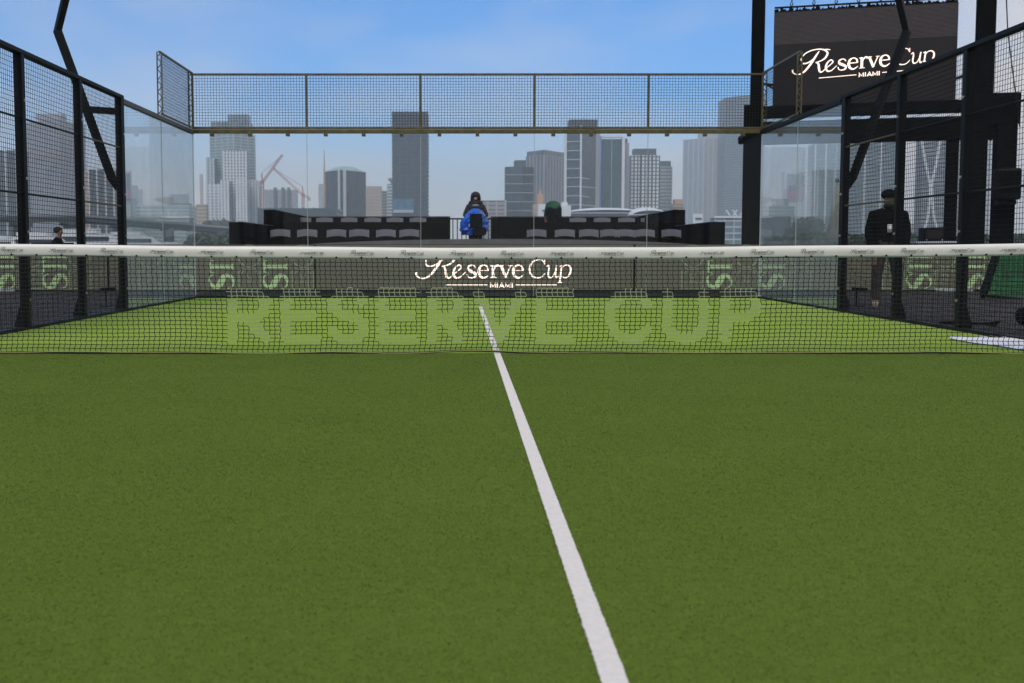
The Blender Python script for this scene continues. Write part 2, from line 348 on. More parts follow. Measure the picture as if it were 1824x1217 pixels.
# ------------------------------------------------------------------ the setting
def sheet(name, x0, y0, x1, y1, z, m, nx=1, ny=1):
    mb = MB(); vs = [(x0 + (x1 - x0) * i / nx, y0 + (y1 - y0) * j / ny, z) for j in range(ny + 1) for i in range(nx + 1)]
    fs = [(j * (nx + 1) + i, j * (nx + 1) + i + 1, (j + 1) * (nx + 1) + i + 1, (j + 1) * (nx + 1) + i) for j in range(ny) for i in range(nx)]
    return tag(mb.add(vs, fs).build(name, m), kind='structure')
sheet('water', -4800, -1400, 4800, 4800, -1.6, 'water')
MB_ = MB().box((-2200, 560, -6), (2600, 4600, -1.0)); tag(MB_.build('land', 'ground'), kind='structure')
MB_ = MB().box((-90, -60, -4), (130, 90, -0.030)); tag(MB_.build('ground', 'ground'), kind='structure')
sheet('deck', -40, -30, 60, 40, -0.016, 'deck')
sheet('deck_mat', -5.4, 10.06, 5.4, 13.05, -0.008, 'mat_black')
tag(sheet('turf', -5.0, -10, 5.0, 0.05, 0.0, 'turf_shaded'), 'green artificial turf on the near side of the net, shade put into its colour')
tag(sheet('turf', -5.0, 0.05, 5.0, 10.03, 0.0, 'turf_lit'), 'green artificial turf beyond the net, coloured as brightly lit')
def line(p, q, wd, m, z=0.004, n=240, jit=0.0022):
    p = Vector(p); q = Vector(q); d = (q - p); s = Vector((-d.y, d.x)).normalized(); vs = []
    for i in range(n + 1):
        c = p + d * i / n
        for k in (-1, 1):
            e = c + s * k * (wd / 2 + random.uniform(-jit, jit)); vs.append((e.x, e.y, z))
    return MB().add(vs, [(2 * i, 2 * i + 1, 2 * i + 3, 2 * i + 2) for i in range(n)])
tag(line((0, -9.9), (0, 0.05), .054, 'line_paint', n=1400, jit=.0016).build('court_line', 'line_paint'), 'white centre line woven into the near dark turf', kind='structure')
tag(line((0, 0.05), (0, 7.15), .052, 'line_paint').build('court_line', 'line_paint'), 'white centre line on the bright turf beyond the net', kind='structure')
tag(line((-4.98, 6.95), (4.98, 6.95), .05, 'line_far', z=.008).build('court_line', 'line_far'), 'pale service line across the far bright turf', kind='structure')

# short upright pile of the near turf, one mass of fibres; white fibres where the line is woven in
import numpy as np
def pile(name, label, inside, dens, mats, seed, y0=-7.3, y1=0.02, hgt=.0060, wid=.0029, lean=.95):
    rg = np.random.default_rng(seed); n = int((y1 - y0) * 10 * dens)
    y = rg.uniform(y0, y1, n); x = rg.uniform(-5, 5, n); d = y - CAM.y
    keep = (x - CAM.x > -(CX + 60) / FPX * d - .9) & (x - CAM.x < (1884 - CX) / FPX * d + .9)
    ln = np.abs(x) < .0265 + rg.normal(0, .0012, n); keep &= ln if inside else ~ln
    x, y = x[keep], y[keep]; n = len(x); a = rg.uniform(0, 2 * np.pi, n); h = hgt * rg.uniform(.55, 1.15, n); wd = wid * rg.uniform(.6, 1.2, n); tl = rg.normal(0, lean, (n, 2)) * h[:, None]
    v = np.zeros((n, 3, 3)); v[:, 0, 0] = x - np.cos(a) * wd / 2; v[:, 0, 1] = y - np.sin(a) * wd / 2; v[:, 1, 0] = x + np.cos(a) * wd / 2; v[:, 1, 1] = y + np.sin(a) * wd / 2
    v[:, 2, 0] = x + tl[:, 0]; v[:, 2, 1] = y + tl[:, 1]; v[:, :2, 2] = .0005; v[:, 2, 2] = h
    me = bpy.data.meshes.new(name); me.vertices.add(3 * n); me.vertices.foreach_set('co', v.ravel()); me.loops.add(3 * n); me.loops.foreach_set('vertex_index', np.arange(3 * n, dtype=np.int32))
    me.polygons.add(n); me.polygons.foreach_set('loop_start', np.arange(0, 3 * n, 3, dtype=np.int32))
    for m_ in mats: me.materials.append(MATS[m_])
    me.polygons.foreach_set('material_index', rg.integers(0, len(mats), n).astype(np.int32)); me.update(calc_edges=True); me.validate()
    o = bpy.data.objects.new(name, me); col.objects.link(o); return tag(o, label, 'turf pile', kind='stuff')
for k_, c_ in (('pile_dark', (.102, .160, .025)), ('pile_mid', (.128, .186, .032)), ('pile_light', (.154, .212, .040))):  # near fibres carry the same shaded tone in their colours
    mat(k_, c_, .8, spec=.05, vary=.13, vscale=1.7); b_ = MATS[k_].node_tree.nodes['Principled BSDF']; b_.inputs['Sheen Weight'].default_value = .38; b_.inputs['Sheen Tint'].default_value = (.7, .8, .3, 1)
mat('pile_white', (.86, .81, .73), .9, spec=.05)
pile('turf_pile', 'short green fibres of the near turf, coloured as shaded', False, 22000, ('pile_dark', 'pile_mid', 'pile_light'), 4)
pile('line_pile', 'short white fibres of the near centre line', True, 30000, ('pile_white',), 6, hgt=.0055, lean=.45)

# ------------------------------------------------------------------ court enclosure
def wires(mb, o, u, v, lu, lv, step_u, step_v, r=.0022):
    """welded mesh: rods along v spaced along u, then rods along u spaced along v"""
    o = Vector(o); u = Vector(u); v = Vector(v); nrm = u.cross(v)
    n = max(1, round(lu / step_u))
    for i in range(n + 1):
        a = o + u * (lu * i / n); mb.tube([a, a + v * lv], r, 4, cap=False)
    n = max(1, round(lv / step_v))
    for i in range(n + 1):
        a = o + v * (lv * i / n) + nrm * r * 1.7; mb.tube([a, a + u * lu], r, 4, cap=False)
    return mb
def pane(name, a, b, parent, gm='glass'):
    """glass slab with ground edges"""
    mb = MB().box(a, b); ax = 1 if abs(b[1] - a[1]) < abs(b[0] - a[0]) else 0
    big = (2, 4) if ax == 1 else (3, 5)
    for i in range(6): mb.m[i] = 0 if i in big else 1
    return mb.build(name, [gm, 'glass_edge'], parent)

gw = thing('glass_wall', (0, 10.02, 0), 'wide glass rear wall of five clear panes closing the far court end', 'glass wall', 'court glass walls')
for i in range(5):
    pane('glass_pane', (-5 + 2 * i + .004, 10.014, .03), (-5 + 2 * i + 1.996, 10.026, 2.895), gw, 'glass_coated')
MB().box((-5.05, 9.985, -.01), (5.05, 10.055, .03)).build('bottom_channel', 'black_metal', gw)
MB().cbox((-5.06, 9.985, 2.895), (5.06, 10.06, 2.965), .006).build('top_rail', 'bronze', gw)
for x in (-3, -1, 1, 3): MB().box((x - .0038, 10.016, .03), (x + .0038, 10.024, 2.895)).build('seam', 'seam_pale', gw)
for x in (-5.0, 5.0): MB().box((x - .009 if x < 0 else x - .004, 10.008, .03), (x + .004 if x < 0 else x + .009, 10.0135, 2.895)).build('corner_seam', 'seam_white', gw)
for i in range(15):
    x = -5 + (i + .5) * 10 / 15
    MB().cbox((x - .032, 9.975, 2.845), (x + .032, 10.066, 2.896), .005).build('clamp', 'bronze', gw)
ms = thing('mesh_screen', (0, 10.02, 2.97), 'long bronze framed wire mesh screen above the rear glass wall', 'mesh screen', 'raised mesh screens')
MB().cbox((-5.03, 10.0, 3.905), (5.03, 10.04, 3.937), .005).build('top_rail', 'bronze', ms)
MB().cbox((-5.03, 10.0, 2.972), (5.03, 10.04, 3.005), .005).build('bottom_rail', 'bronze', ms)
for x in (-5.0, -3, -1, 1, 3, 5.0):
    MB().cbox((x - .018, 10.002, 3.006), (x + .018, 10.038, 3.904), .004).build('frame_post', 'bronze', ms)
for i in range(5):
    wires(MB(), (-5 + 2 * i + .02, 10.02, 3.01), (1, 0, 0), (0, 0, 1), 1.96, .885, .05, .0503, .0034).build('wire_mesh', 'wire', ms, kind='stuff')

def lattice_post(x, y, z0, z1, parent):
    mb = MB(); d = .035
    for k in (-1, 1): mb.bar((x + k * d, y, z0), (x + k * d, y, z1), .018)
    n = 11
    for i in range(n):
        a = z0 + (z1 - z0) * i / n; b = z0 + (z1 - z0) * (i + 1) / n; k = 1 if i % 2 else -1
        mb.bar((x + k * d, y, a), (x - k * d, y, b), .013)
    return mb.build('lattice_post', 'bronze', parent)
for sgn, side in ((-1, 'left'), (1, 'right')):
    X = 5.0 * sgn
    g = thing('glass_wall', (X, 8, 0), 'two pane glass side wall beside the %s court corner' % side, 'glass wall', 'court glass walls')
    for k in range(2):
        pane('glass_pane', (X - .006, 6.07 + 1.96 * k, .03), (X + .006, 6.07 + 1.96 * k + 1.952, 2.88), g)
    MB().cbox((X - .04, 6.07, 2.88), (X + .03, 10.0, 2.95), .006).build('top_rail', 'rail_grey' if sgn < 0 else 'black_metal', g)
    MB().box((X - .035, 6.07, -.01), (X + .035, 9.98, .03)).build('bottom_channel', 'black_metal', g)
    MB().box((X - .004, 8.0225, .03), (X + .004, 8.0295, 2.88)).build('seam', 'seam_dark', g)
    f = thing('mesh_screen', (X, 9, 2.965), 'short mesh screen with lattice posts standing above the %s glass side wall' % side, 'mesh screen', 'raised mesh screens')
    lattice_post(X, 8.0, 2.965, 3.94, f); lattice_post(X, 9.9, 2.965, 3.94, f)
    MB().bar((X, 8.0, 3.94), (X, 9.98, 3.94), .03, .03).build('top_rail', 'bronze', f)
    MB().bar((X, 8.05, 2.985), (X, 9.86, 2.985), .025, .025).build('bottom_rail', 'bronze', f)
    wires(MB(), (X, 8.04, 3.0), (0, 1, 0), (0, 0, 1), 1.82, .93, .05, .0517, .0032).build('wire_mesh', 'wire', f, kind='stuff')
    # welded mesh fence
    h = thing('mesh_fence', (X, 3.4, 0), 'black steel mesh fence with posts along the %s side of the court' % side, 'fence', 'court side fences')
    YS = (6.0, 4.40, 2.68, 0.9) if sgn < 0 else (5.95, 4.12, 2.46, 0.75)
    for i, y in enumerate(YS):
        wd = .065 if i == 0 else .045
        p = MB().cbox((X - .045, y - wd, 0), (X + .045, y + wd, 2.935), .006).build('post', 'black_metal', h)
        o = X + sgn * .045
        MB().add([(o, y - .012, 0), (o + sgn * .075, y - .012, 0), (o + sgn * .075, y - .012, .06), (o, y - .012, .30),
                  (o, y + .012, 0), (o + sgn * .075, y + .012, 0), (o + sgn * .075, y + .012, .06), (o, y + .012, .30)],
                 [(0, 1, 2, 3), (7, 6, 5, 4), (0, 4, 5, 1), (1, 5, 6, 2), (2, 6, 7, 3), (3, 7, 4, 0)]).build('gusset', 'black_metal', p)
        for z in (.32, 1.05, 1.62, 2.45):
            MB().tube([(X - sgn * .045, y, z), (X - sgn * .058, y, z)], .016, 8).build('bolt', 'steel', p)
    MB().cbox((X - .045, .8, 2.935), (X + .045, 6.07, 2.985), .006).build('top_rail', 'black_metal', h)
    MB().cbox((X - .05, .8, -.012), (X + .05, 6.07, .035), .006).build('kerb_strip', 'black_metal', h)
    MB().box((X + sgn * .052, .8, -.012), (X + sgn * .085, 6.0, .02)).build('kerb_trim', 'rail_grey', h)
    for i in range(3):
        y1, y0 = YS[i] - (.065 if i == 0 else .045), YS[i + 1] + .045
        for z in (1.46, 2.26): MB().tube([(X - sgn * .012, y0, z), (X - sgn * .012, y1, z)], .012, 8).build('rod', 'bronze' if i == 0 else 'black_metal', h)
        wires(MB(), (X, y0, .05), (0, 1, 0), (0, 0, 1), y1 - y0, 2.865, .05, .05, .0026).build('wire_mesh', 'wire', h, kind='stuff')
    # bent floodlight pole clamped to the corner post
    q = thing('light_pole', (X + sgn * .05, 6.0, 1.7), 'bent black floodlight pole bracketed to the %s corner post' % side, 'light pole', 'court light poles')
    Yp = 6.12
    pts = [(X + sgn * .07, Yp, 1.72), (X + sgn * .17, Yp, 1.86), (X + sgn * .87, Yp, 3.87), (X + sgn * .70, Yp, 4.5), (X + sgn * .30, Yp, 5.6)]
    up = MB()
    up.tube(pts, .064, 4)
    up.build('upright', 'black_metal', q)
    MB().bar((X + sgn * .02, Yp, 2.77), (X + sgn * .46, Yp, 2.80), .09, .075, up=(0, 1, 0)).build('brace', 'black_metal', q)
    MB().cbox((X + sgn * .30 - .28, Yp - .16, 5.55), (X + sgn * .30 + .28, Yp + .16, 5.68), .02).build('floodlight', 'black_metal', q)
    for z in (1.74, 2.78): MB().tube([(X + sgn * .06, Yp - .05, z), (X + sgn * .06, Yp - .075, z)], .02, 8).build('bolt', 'steel', q)

# ------------------------------------------------------------------ the net
def ntop(x): return .878 + .042 * (abs(x) / 5) ** 1.5
net = thing('net', (0, 0, 0), 'black net lettered with words under a cream band across the court', 'net')
BH = .097                                                    # band height
prof = [(0.010, 0), (-.006, -.004), (-.012, .016), (-.019, .042), (-.0215, .066), (-.017, .084), (-.006, .095), (.006, .096), (.013, .086), (.017, .06), (.017, .02)]
xs = [-5.02 + 10.04 * i / 160 for i in range(161)]
mb = MB(); vs = []
for x in xs:
    b = ntop(x) - BH + .002 * math.sin(x * 3.1); wv = .0022 * math.sin(x * 5.7 + 1) + .0018 * math.sin(x * 13.3)
    vs += [(x, y + wv, b + z) for y, z in prof]
n = len(prof)
mb.add(vs, [(i * n + k, (i + 1) * n + k, (i + 1) * n + (k + 1) % n, i * n + (k + 1) % n) for i in range(160) for k in range(n)])
band = mb.build('top_band', 'band_vinyl', net, smooth=True)
# one small printed mark, copied along the band
LS = .0163
def flatT(s): return lambda x, y, d: ((x - 6.1) * s, -d * .3, y * s)
small = strokes([(p, [q * 1.35 + .02 for q in (ws if isinstance(ws, list) else [ws] * len(p))], sm) for p, ws, sm in LOGO], flatT(LS), .00025)
first = None
for k in range(-11, 24):
    x = (282 - CX) / 216.0 - .31 + k * .4107
    if not -4.9 < x < 4.9: continue
    if first is None: o = first = small.build('printed_mark', 'print_grey')
    else: o = first.copy(); col.objects.link(o)
    o.parent = band; o.location = (x + .035, -.0255, ntop(x) - BH + .038)
    o.rotation_euler = (R(-9), -math.atan(.042 * 1.5 / 5 * (abs(x) / 5) ** .5) * (1 if x > 0 else -1), 0)
eye = None
for k in range(-24, 50):
    x = (282 - CX) / 216.0 - .31 + .035 + k * .20535
    if not -4.95 < x < 4.95: continue
    if eye is None: o = eye = MB().tube([(0, 0, 0), (0, -.006, 0)], .0085, 8).build('eyelet', 'black_metal')
    else: o = eye.copy(); col.objects.link(o)
    o.parent = band; o.location = (x, -.0125, ntop(x) - BH + .010)
# lettering on the strands: px span of each letter in the photo
NT, NBZ = .547, .080           # top and bottom of the letters
def nx(px): return (px - CX) / 216.0 - .31
LET = [('R', 404, 482), ('E', 501, 571), ('S', 585, 655), ('E', 671, 746), ('R', 761, 826), ('V', 842, 938), ('E', 954, 1023), ('C', 1080, 1164), ('U', 1180, 1263), ('P', 1284, 1356)]
GL = {'R': [[(0, 0), (0, 1), (.75, 1), (1, .85), (1, .62), (.75, .48), (0, .48)], [(.45, .48), (1, 0)]], 'E': [[(1, 1), (0, 1), (0, 0), (1, 0)], [(0, .52), (.9, .52)]],
      'S': [[(1, .85), (.75, 1), (.25, 1), (0, .85), (0, .65), (.25, .54), (.75, .46), (1, .33), (1, .15), (.75, 0), (.25, 0), (0, .15)]], 'V': [[(0, 1), (.5, 0), (1, 1)]],
      'C': [[(1, .78), (.8, .96), (.5, 1), (.2, .93), (0, .7), (0, .3), (.2, .07), (.5, 0), (.8, .04), (1, .22)]], 'U': [[(0, 1), (0, .25), (.2, .05), (.5, 0), (.8, .05), (1, .25), (1, 1)]],
      'P': [[(0, 0), (0, 1), (.75, 1), (1, .86), (1, .6), (.75, .45), (0, .45)]]}
SEG = []
LW = .043
for ch, a, b in LET:
    xa, xb = nx(a) + LW, nx(b) - LW; za, zb = NBZ + LW, NT - LW
    for st in GL[ch]:
        q = [(xa + (xb - xa) * u, za + (zb - za) * v) for u, v in st]
        SEG += list(zip(q, q[1:]))
def lettered(x, z):
    for (ax, az), (bx, bz) in SEG:
        if not (min(ax, bx) - .06 < x < max(ax, bx) + .06): continue
        dx, dz = bx - ax, bz - az; t = max(0, min(1, ((x - ax) * dx + (z - az) * dz) / (dx * dx + dz * dz)))
        if (x - ax - t * dx) ** 2 + (z - az - t * dz) ** 2 < LW * LW: return True
    return False
CW = .0432; NCOL = 231; NROW = 23
ph = [random.uniform(0, 6) for _ in range(4)]
def node(i, j):
    """row j counted from the band down"""
    x = -5.0 + i * CW; t = j / NROW
    zt = ntop(x) - BH + .004; zb = .014 + .004 * math.sin(x * 1.9 + ph[0]) + .004 * math.sin(x * 5 + ph[1])
    tt = t + .035 * math.sin(math.pi * t) * t                         # rows crowd together where the net slumps on the turf
    tt = 1 - (1 - t) ** 1.0 * (1 + .12 * t) if False else tt / (1 + 0)
    low = max(0, t - .80) / .20
    z = zt + (zb - zt) * min(1, tt)
    y = -.002 + .05 * low * low * math.sin(x * .9 + 1.5) * .4 + .006 * math.sin(x * 2.3 + t * 3)
    x += (.0045 if j % 2 else -.0045) + .010 * math.sin(t * 3.0 + x * .6) - .016 * low
    return Vector((x + random.uniform(-.0016, .0016), y, z + random.uniform(-.0012, .0012)))
G = [[node(i, j) for j in range(NROW + 1)] for i in range(NCOL + 1)]
dark, lite = MB(), MB()
for i in range(NCOL + 1):
    for j in range(NROW + 1):
        for a, b in ((i, j + 1), (i + 1, j)):
            if a > NCOL or b > NROW: continue
            p, q = G[i][j], G[a][b]; c = (p + q) / 2
            if lettered(c.x, c.z): lite.tube([p, q], .0026, 4, cap=False)
            else: dark.tube([p, q], .0027, 4, cap=False)
        if i % 1 == 0 and not lettered(G[i][j].x, G[i][j].z): 
            p = G[i][j]; dark.tube([p + Vector((0, 0, .004)), p - Vector((0, 0, .004))], .0032, 4)
dark.build('netting', 'net_cord', net, kind='stuff')
lite.build('lettered_netting', 'net_print', net, kind='stuff', label='pale printed strands spelling large words across the net')
MB().tube([G[i][NROW] + Vector((0, -.004, -.006 + .010 * max(0, math.sin(i * .05 + 2)) * math.sin(i * .13) ** 2)) for i in range(0, NCOL + 1)], .0095, 6).build('bottom_cord', 'net_cord', net)
MB().tube([G[i][NROW] + Vector((0, -.012, .006 * math.sin(i * .21) * math.sin(i * .047))) for i in range(0, NCOL + 1, 2)], .0026, 5).build('lacing_cord', 'cord_yellow', net)
for x in (-5.05, 5.05): MB().tube([(x, 0, 0), (x, 0, .95)], .04, 12).build('net_post', 'black_metal', net)

# white cloth left on the turf beside the fence
def zc(px, py):   # ground point seen at a pixel
    a, b = (px - CX) / FPX, (CY - py) / FPX
    d = Vector((a, math.cos(PITCH) + b * math.sin(PITCH), b * math.cos(PITCH) - math.sin(PITCH))); return CAM + d * (-CAM.z / d.z)
top = [(1692, 604.3), (1720, 602.6), (1755, 602.6), (1785, 603), (1796, 599), (1812, 597.8), (1835, 598.5), (1860, 600)]
bot = [(1692, 605), (1715, 609.5), (1740, 613.5), (1770, 617), (1796, 621), (1812, 624), (1835, 627), (1860, 626)]
mb = MB(); vs = []; NQ = 6
for (a, b), (c, d) in zip(top, bot):
    A, B = zc(a, b), zc(c, d)
    for k in range(NQ + 1):
        p = A.lerp(B, k / NQ); vs.append((min(p.x, 4.93), p.y, .012 + (.018 * abs(math.sin(k * 1.7 + a * .05)) if 0 < k < NQ else 0)))
mb.add(vs, [(i * (NQ + 1) + k, i * (NQ + 1) + k + 1, (i + 1) * (NQ + 1) + k + 1, (i + 1) * (NQ + 1) + k) for i in range(len(top) - 1) for k in range(NQ)])
k = len(vs); mb.add([(x, y, .005) for x, y, z in vs], [(i * (NQ + 1) + k, (i + 1) * (NQ + 1) + k, (i + 1) * (NQ + 1) + k + 1, i * (NQ + 1) + k + 1) for i in range(len(top) - 1) for k in range(NQ)])
tag(mb.build('cloth', 'cloth_white', smooth=True, origin=(4.6, 1.3, 0)), 'rumpled white cloth lying on the turf against the right fence', 'cloth')
# ------------------------------------------------------------------ perimeter LED boards
BY = 13.2
def bx(px): return (px - CX) / FPX * (BY - CAM.y) - .31
S_ = [([(1.0, .78), (.85, .97), (.5, 1.0), (.15, .85), (.12, .65), (.5, .5), (.88, .35), (.85, .13), (.5, 0), (.15, .05), (.0, .25)], [.06, .06, .1, .2, .26, .3, .26, .2, .1, .06, .06], 1)]
T_ = [([(.5, 0), (.5, .97)], .3, 0), ([(0, .97), (1, .97)], .07, 0), ([(.28, .02), (.72, .02)], .06, 0), ([(.02, .8), (.02, 1)], .05, 0), ([(.98, .8), (.98, 1)], .05, 0)]
EE = [([(.2, 0), (.2, 1)], .24, 0), ([(.0, .98), (.95, .98)], .06, 0), ([(.0, .02), (.95, .02)], .06, 0), ([(.3, .5), (.75, .5)], .06, 0), ([(.93, .75), (.93, 1)], .06, 0), ([(.93, 0), (.93, .28)], .06, 0), ([(.75, .38), (.75, .62)], .07, 0)]
def sideways(x0, z0, hgt, wid, z):   # letters turned a quarter, reading upward: u runs up the board, letter height runs leftward
    return lambda u, v, d: (x0 - v * hgt, BY - .014 - d, z0 + u * wid)
def scl(strk, kx, ky): return strk
def word_mark(xc, mb):
    hg = .49
    for st, z0, wd in ((S_, .05, .30), (T_, .38, .25), (EE, .66, .26)):
        T = lambda u, v, d, z0=z0, wd=wd: (xc + hg / 2 - v * hg, BY - .014 - d, z0 + u * wd)
        # widths are given in letter units: scale by the smaller side
        strokes([(p, [q * 1.0 for q in (ws if isinstance(ws, list) else [ws] * len(p))], sm) for p, ws, sm in st], T, .0006, mb)
def emblem(xc, mb):
    def ring(cx, cz, rx, rz, t, a0=0, a1=360):
        return ([(cx + rx * math.cos(R(a)), cz + rz * math.sin(R(a))) for a in range(a0, a1 + 1, 12)], t, 1)
    st = [ring(xc, .72, .23, .23, .016), ring(xc, .70, .20, .20, .012), ([(xc - .22, .03), (xc - .22, .42), (xc - .12, .42), (xc - .17, .36)], .02, 0), ([(xc + .22, .03), (xc + .22, .42), (xc + .12, .42), (xc + .17, .36)], .02, 0),
          ([(xc - .20, .05), (xc + .20, .05)], .014, 0), ([(xc - .20, .17), (xc + .20, .17)], .012, 0), ([(xc - .06, .34), (xc + .06, .34), (xc + .02, .27), (xc + .05, .2), (xc - .05, .2), (xc - .02, .27), (xc - .06, .34)], .016, 0),
          ring(xc, .50, .16, .06, .012, 190, 350)]
    strokes(st, lambda x, z, d: (x, BY - .014 - d, z), .0006, mb)
def led_board(x0, x1, label, words=(), emblems=(), logo=None):
    t = thing('led_board', ((x0 + x1) / 2, BY, 0), label, 'led board', 'perimeter led boards')
    MB().cbox((x0, BY, .0), (x1, BY + .12, .965), .008).build('cabinet', 'black_matte', t)
    MB().box((x0 + .012, BY - .012, .02), (x1 - .012, BY - .0005, .955)).build('screen', 'led_face', t)
    for x in (x0 + .25, (x0 + x1) / 2, x1 - .25): MB().box((x - .03, BY + .12, .0), (x + .03, BY + .45, .04)).build('foot', 'black_metal', t)
    for x in words: mb = MB(); word_mark(x, mb); mb.build('word_mark', 'led_green', t)
    for x in emblems: mb = MB(); emblem(x, mb); mb.build('emblem', 'led_outline', t)
    if logo:
        s, lx, lz = logo
        strokes(LOGO, lambda x, y, d: (lx + x * s, BY - .014 - d, lz + y * s), .0005).build('event_mark', 'led_pink', t)
LZ = P(800, 495, BY).z
led_board(-11.9, -7.62, 'dark led board behind the left mesh fence, green lettering on both ends', [bx(5), bx(99)], [bx(58), bx(143)])
led_board(-7.60, -3.32, 'dark led board behind the left glass corner with two green word marks', [bx(395), bx(491)], [bx(268), bx(325), bx(445), bx(540)])
led_board(-3.30, 3.30, 'long dark led board behind the rear glass lit with a pink event name', logo=(.2655, bx(739.5), LZ))
led_board(3.32, 7.60, 'dark led board behind the right glass corner with two green word marks', [bx(1281), bx(1375)], [bx(1233), bx(1329), bx(1424)])
led_board(7.62, 11.9, 'dark led board behind the right mesh fence, green lettering beside the standing man', [bx(1636), bx(1731)], [bx(1590), bx(1683), bx(1775)])
for a, b in ((-12.4, bx(37)), (bx(1655), bx(1722))):
    tag(MB().cbox((a, BY - .30, 0.0), (b, BY - .26, .055), .01).build('kerb_light', 'pale_wall', origin=((a + b) / 2, BY - .28, 0)),
        'pale low strip on the floor before the %s led board' % ('leftmost' if a < 0 else 'rightmost'), 'floor strip', 'floor strips')
for px, side in ((193, 'left'), (1531, 'right')):
    Y = 7.6; c = P(px, 515, Y)
    t = thing('floor_stand', (c.x, Y, 0), 'small black floor stand with a flat top outside the %s fence' % side, 'stand', 'floor stands')
    MB().cbox((c.x - .10, Y - .07, c.z - .02), (c.x + .10, Y + .07, c.z + .02), .008).build('top_plate', 'black_matte', t)
    MB().tube([(c.x - .04, Y, 0), (c.x - .04, Y, c.z - .02)], .013, 8).build('stem', 'black_metal', t)
    MB().cbox((c.x - .12, Y - .08, -.016), (c.x + .05, Y + .08, 0), .004).build('base', 'black_metal', t)

# green fabric board leaning at the right
t = thing('fabric_board', (11.0, 10.2, 0), 'slanted bright green fabric board in a black frame at far right', 'board')
a, b, c, d = P(1776, 452, 10.4), P(1752, 526, 10.2), P(1870, 540, 9.6), P(1890, 440, 9.8)
mb = MB(); mb.add([a, b, c, d, a + Vector((0, .05, 0)), b + Vector((0, .05, 0)), c + Vector((0, .05, 0)), d + Vector((0, .05, 0))],
                  [(0, 1, 2, 3), (7, 6, 5, 4), (0, 4, 5, 1), (1, 5, 6, 2), (2, 6, 7, 3), (3, 7, 4, 0)]); mb.build('fabric', 'green_fabric', t)
MB().bar(a, b, .12, .1).build('frame_bar', 'black_metal', t); MB().bar(b, c, .05, .05).build('frame_bar', 'black_metal', t); MB().bar(a, d, .05, .05).build('frame_bar', 'black_metal', t)
for p in (b, c): MB().bar((p.x, p.y + .03, -.016), (p.x, p.y + .03, p.z), .05).build('leg', 'black_metal', t)

# soft black kit bag and cable beyond the right fence
t = thing('kit_bag', (6.0, 2.5, 0), 'slumped black kit bag on the floor outside the right fence', 'bag')
mb = MB(); rng = random.Random(3); ring = []
for i in range(13):
    u = i / 12; r = .16 * math.sin(math.pi * (0.1 + .8 * u)) ** .6
    for k in range(14):
        a = 2 * math.pi * k / 14; ring.append((5.75 + .75 * u, 2.7 - .35 * u + r * math.cos(a) * 1.2, max(-.012, .14 + r * math.sin(a) + rng.uniform(-.012, .012))))
mb.add(ring, [(i * 14 + k, i * 14 + (k + 1) % 14, (i + 1) * 14 + (k + 1) % 14, (i + 1) * 14 + k) for i in range(12) for k in range(14)] + [tuple(range(13, -1, -1)), tuple(12 * 14 + k for k in range(14))])
mb.build('body', 'jacket_black', t, smooth=True)
for u in (.3, .65):
    MB().tube([(5.75 + .75 * u, 2.55 - .35 * u, .2), (5.78 + .75 * u, 2.62 - .35 * u, .34), (5.82 + .75 * u, 2.78 - .35 * u, .34), (5.84 + .75 * u, 2.84 - .35 * u, .22)], .012, 6).build('handle', 'black_matte', t)
mb = MB(); mb.tube([(5.5 + .3 * math.cos(a * .35) * (1 + .06 * math.sin(a * 1.3)), 3.3 + .3 * math.sin(a * .35), .0 + .012 * (a % 18) / 4) for a in range(0, 90)], .011, 6)
tag(mb.build('cable_coil', 'black_matte', smooth=True, origin=(5.5, 3.3, 0)), 'loose coil of black cable on the floor outside the right fence', 'cable')

# ------------------------------------------------------------------ raised seating boxes behind the rear wall
D0, D1, D2 = 26.0, 30.5, 36.9
YA, YB, YC = D0 + CAM.y, D1 + CAM.y, D2 + CAM.y
def seating(x0, x1, wing, side):
    """wing -1: outer end on the left"""
    t = thing('seating_box', ((x0 + x1) / 2, YA, 0), 'black two tier spectator box %s of the camera operator' % side, 'seating box', 'spectator boxes')
    MB().box((x0, YA, 0), (x1, YB, .60)).build('lower_floor', 'box_wall', t)
    MB().box((x0, YB + .002, 0), (x1, YC, 1.10)).build('upper_floor', 'box_wall', t)
    MB().cbox((x0 + .002, YA - .08, .0), (x1 - .002, YA - .002, 1.15), .01).build('front_panel', 'box_wall', t)
    MB().cbox((x0 + .002, YB - .05, .602), (x1 - .002, YB - .002, 1.645), .01).build('middle_panel', 'box_wall', t)
    MB().cbox((x0 + .002, YC + .002, .6), (x1 - .002, YC + .08, 1.98), .01).build('rear_panel', 'box_wall', t)
    MB().box((x0 + .002, YC - .02, 1.985), (x1 - .002, YC + .1, 2.01)).build('rear_rail', 'rail_grey', t)
    out_x, in_x = (x0, x1) if wing < 0 else (x1, x0)
    for xe, wd in ((out_x, .33), (in_x, .28)):
        s_ = 1 if xe == x0 else -1
        lo, hi = min(xe, xe + s_ * wd), max(xe, xe + s_ * wd)
        zz = (1.53, 2.0) if xe == out_x else (1.2, 1.79)
        for (ya, yb, z, zl) in ((YA - .1, YB - .06, zz[0], .602), (YB + .004, YC - .004, zz[1], 1.102)):
            if xe == in_x and z < 1.3: MB().cbox((lo, ya, .602), (hi, ya + .4, z), .01).build('end_panel', 'box_wall', t); continue
            MB().cbox((lo - .001, ya, zl), (hi + .001, ya + .09, z), .01).build('end_panel', 'box_wall', t)
            MB().box((xe + s_ * .20, ya + .092, zl), (xe + s_ * .30, yb, z - .004)).build('wing_wall', 'box_wall', t)
            MB().box((xe + s_ * .19, ya + .092, z - .003), (xe + s_ * .31, yb, z + .012)).build('wing_cap', 'rail_grey', t)
    return t
def sX(px, D): return (px - CX) / FPX * D - .31
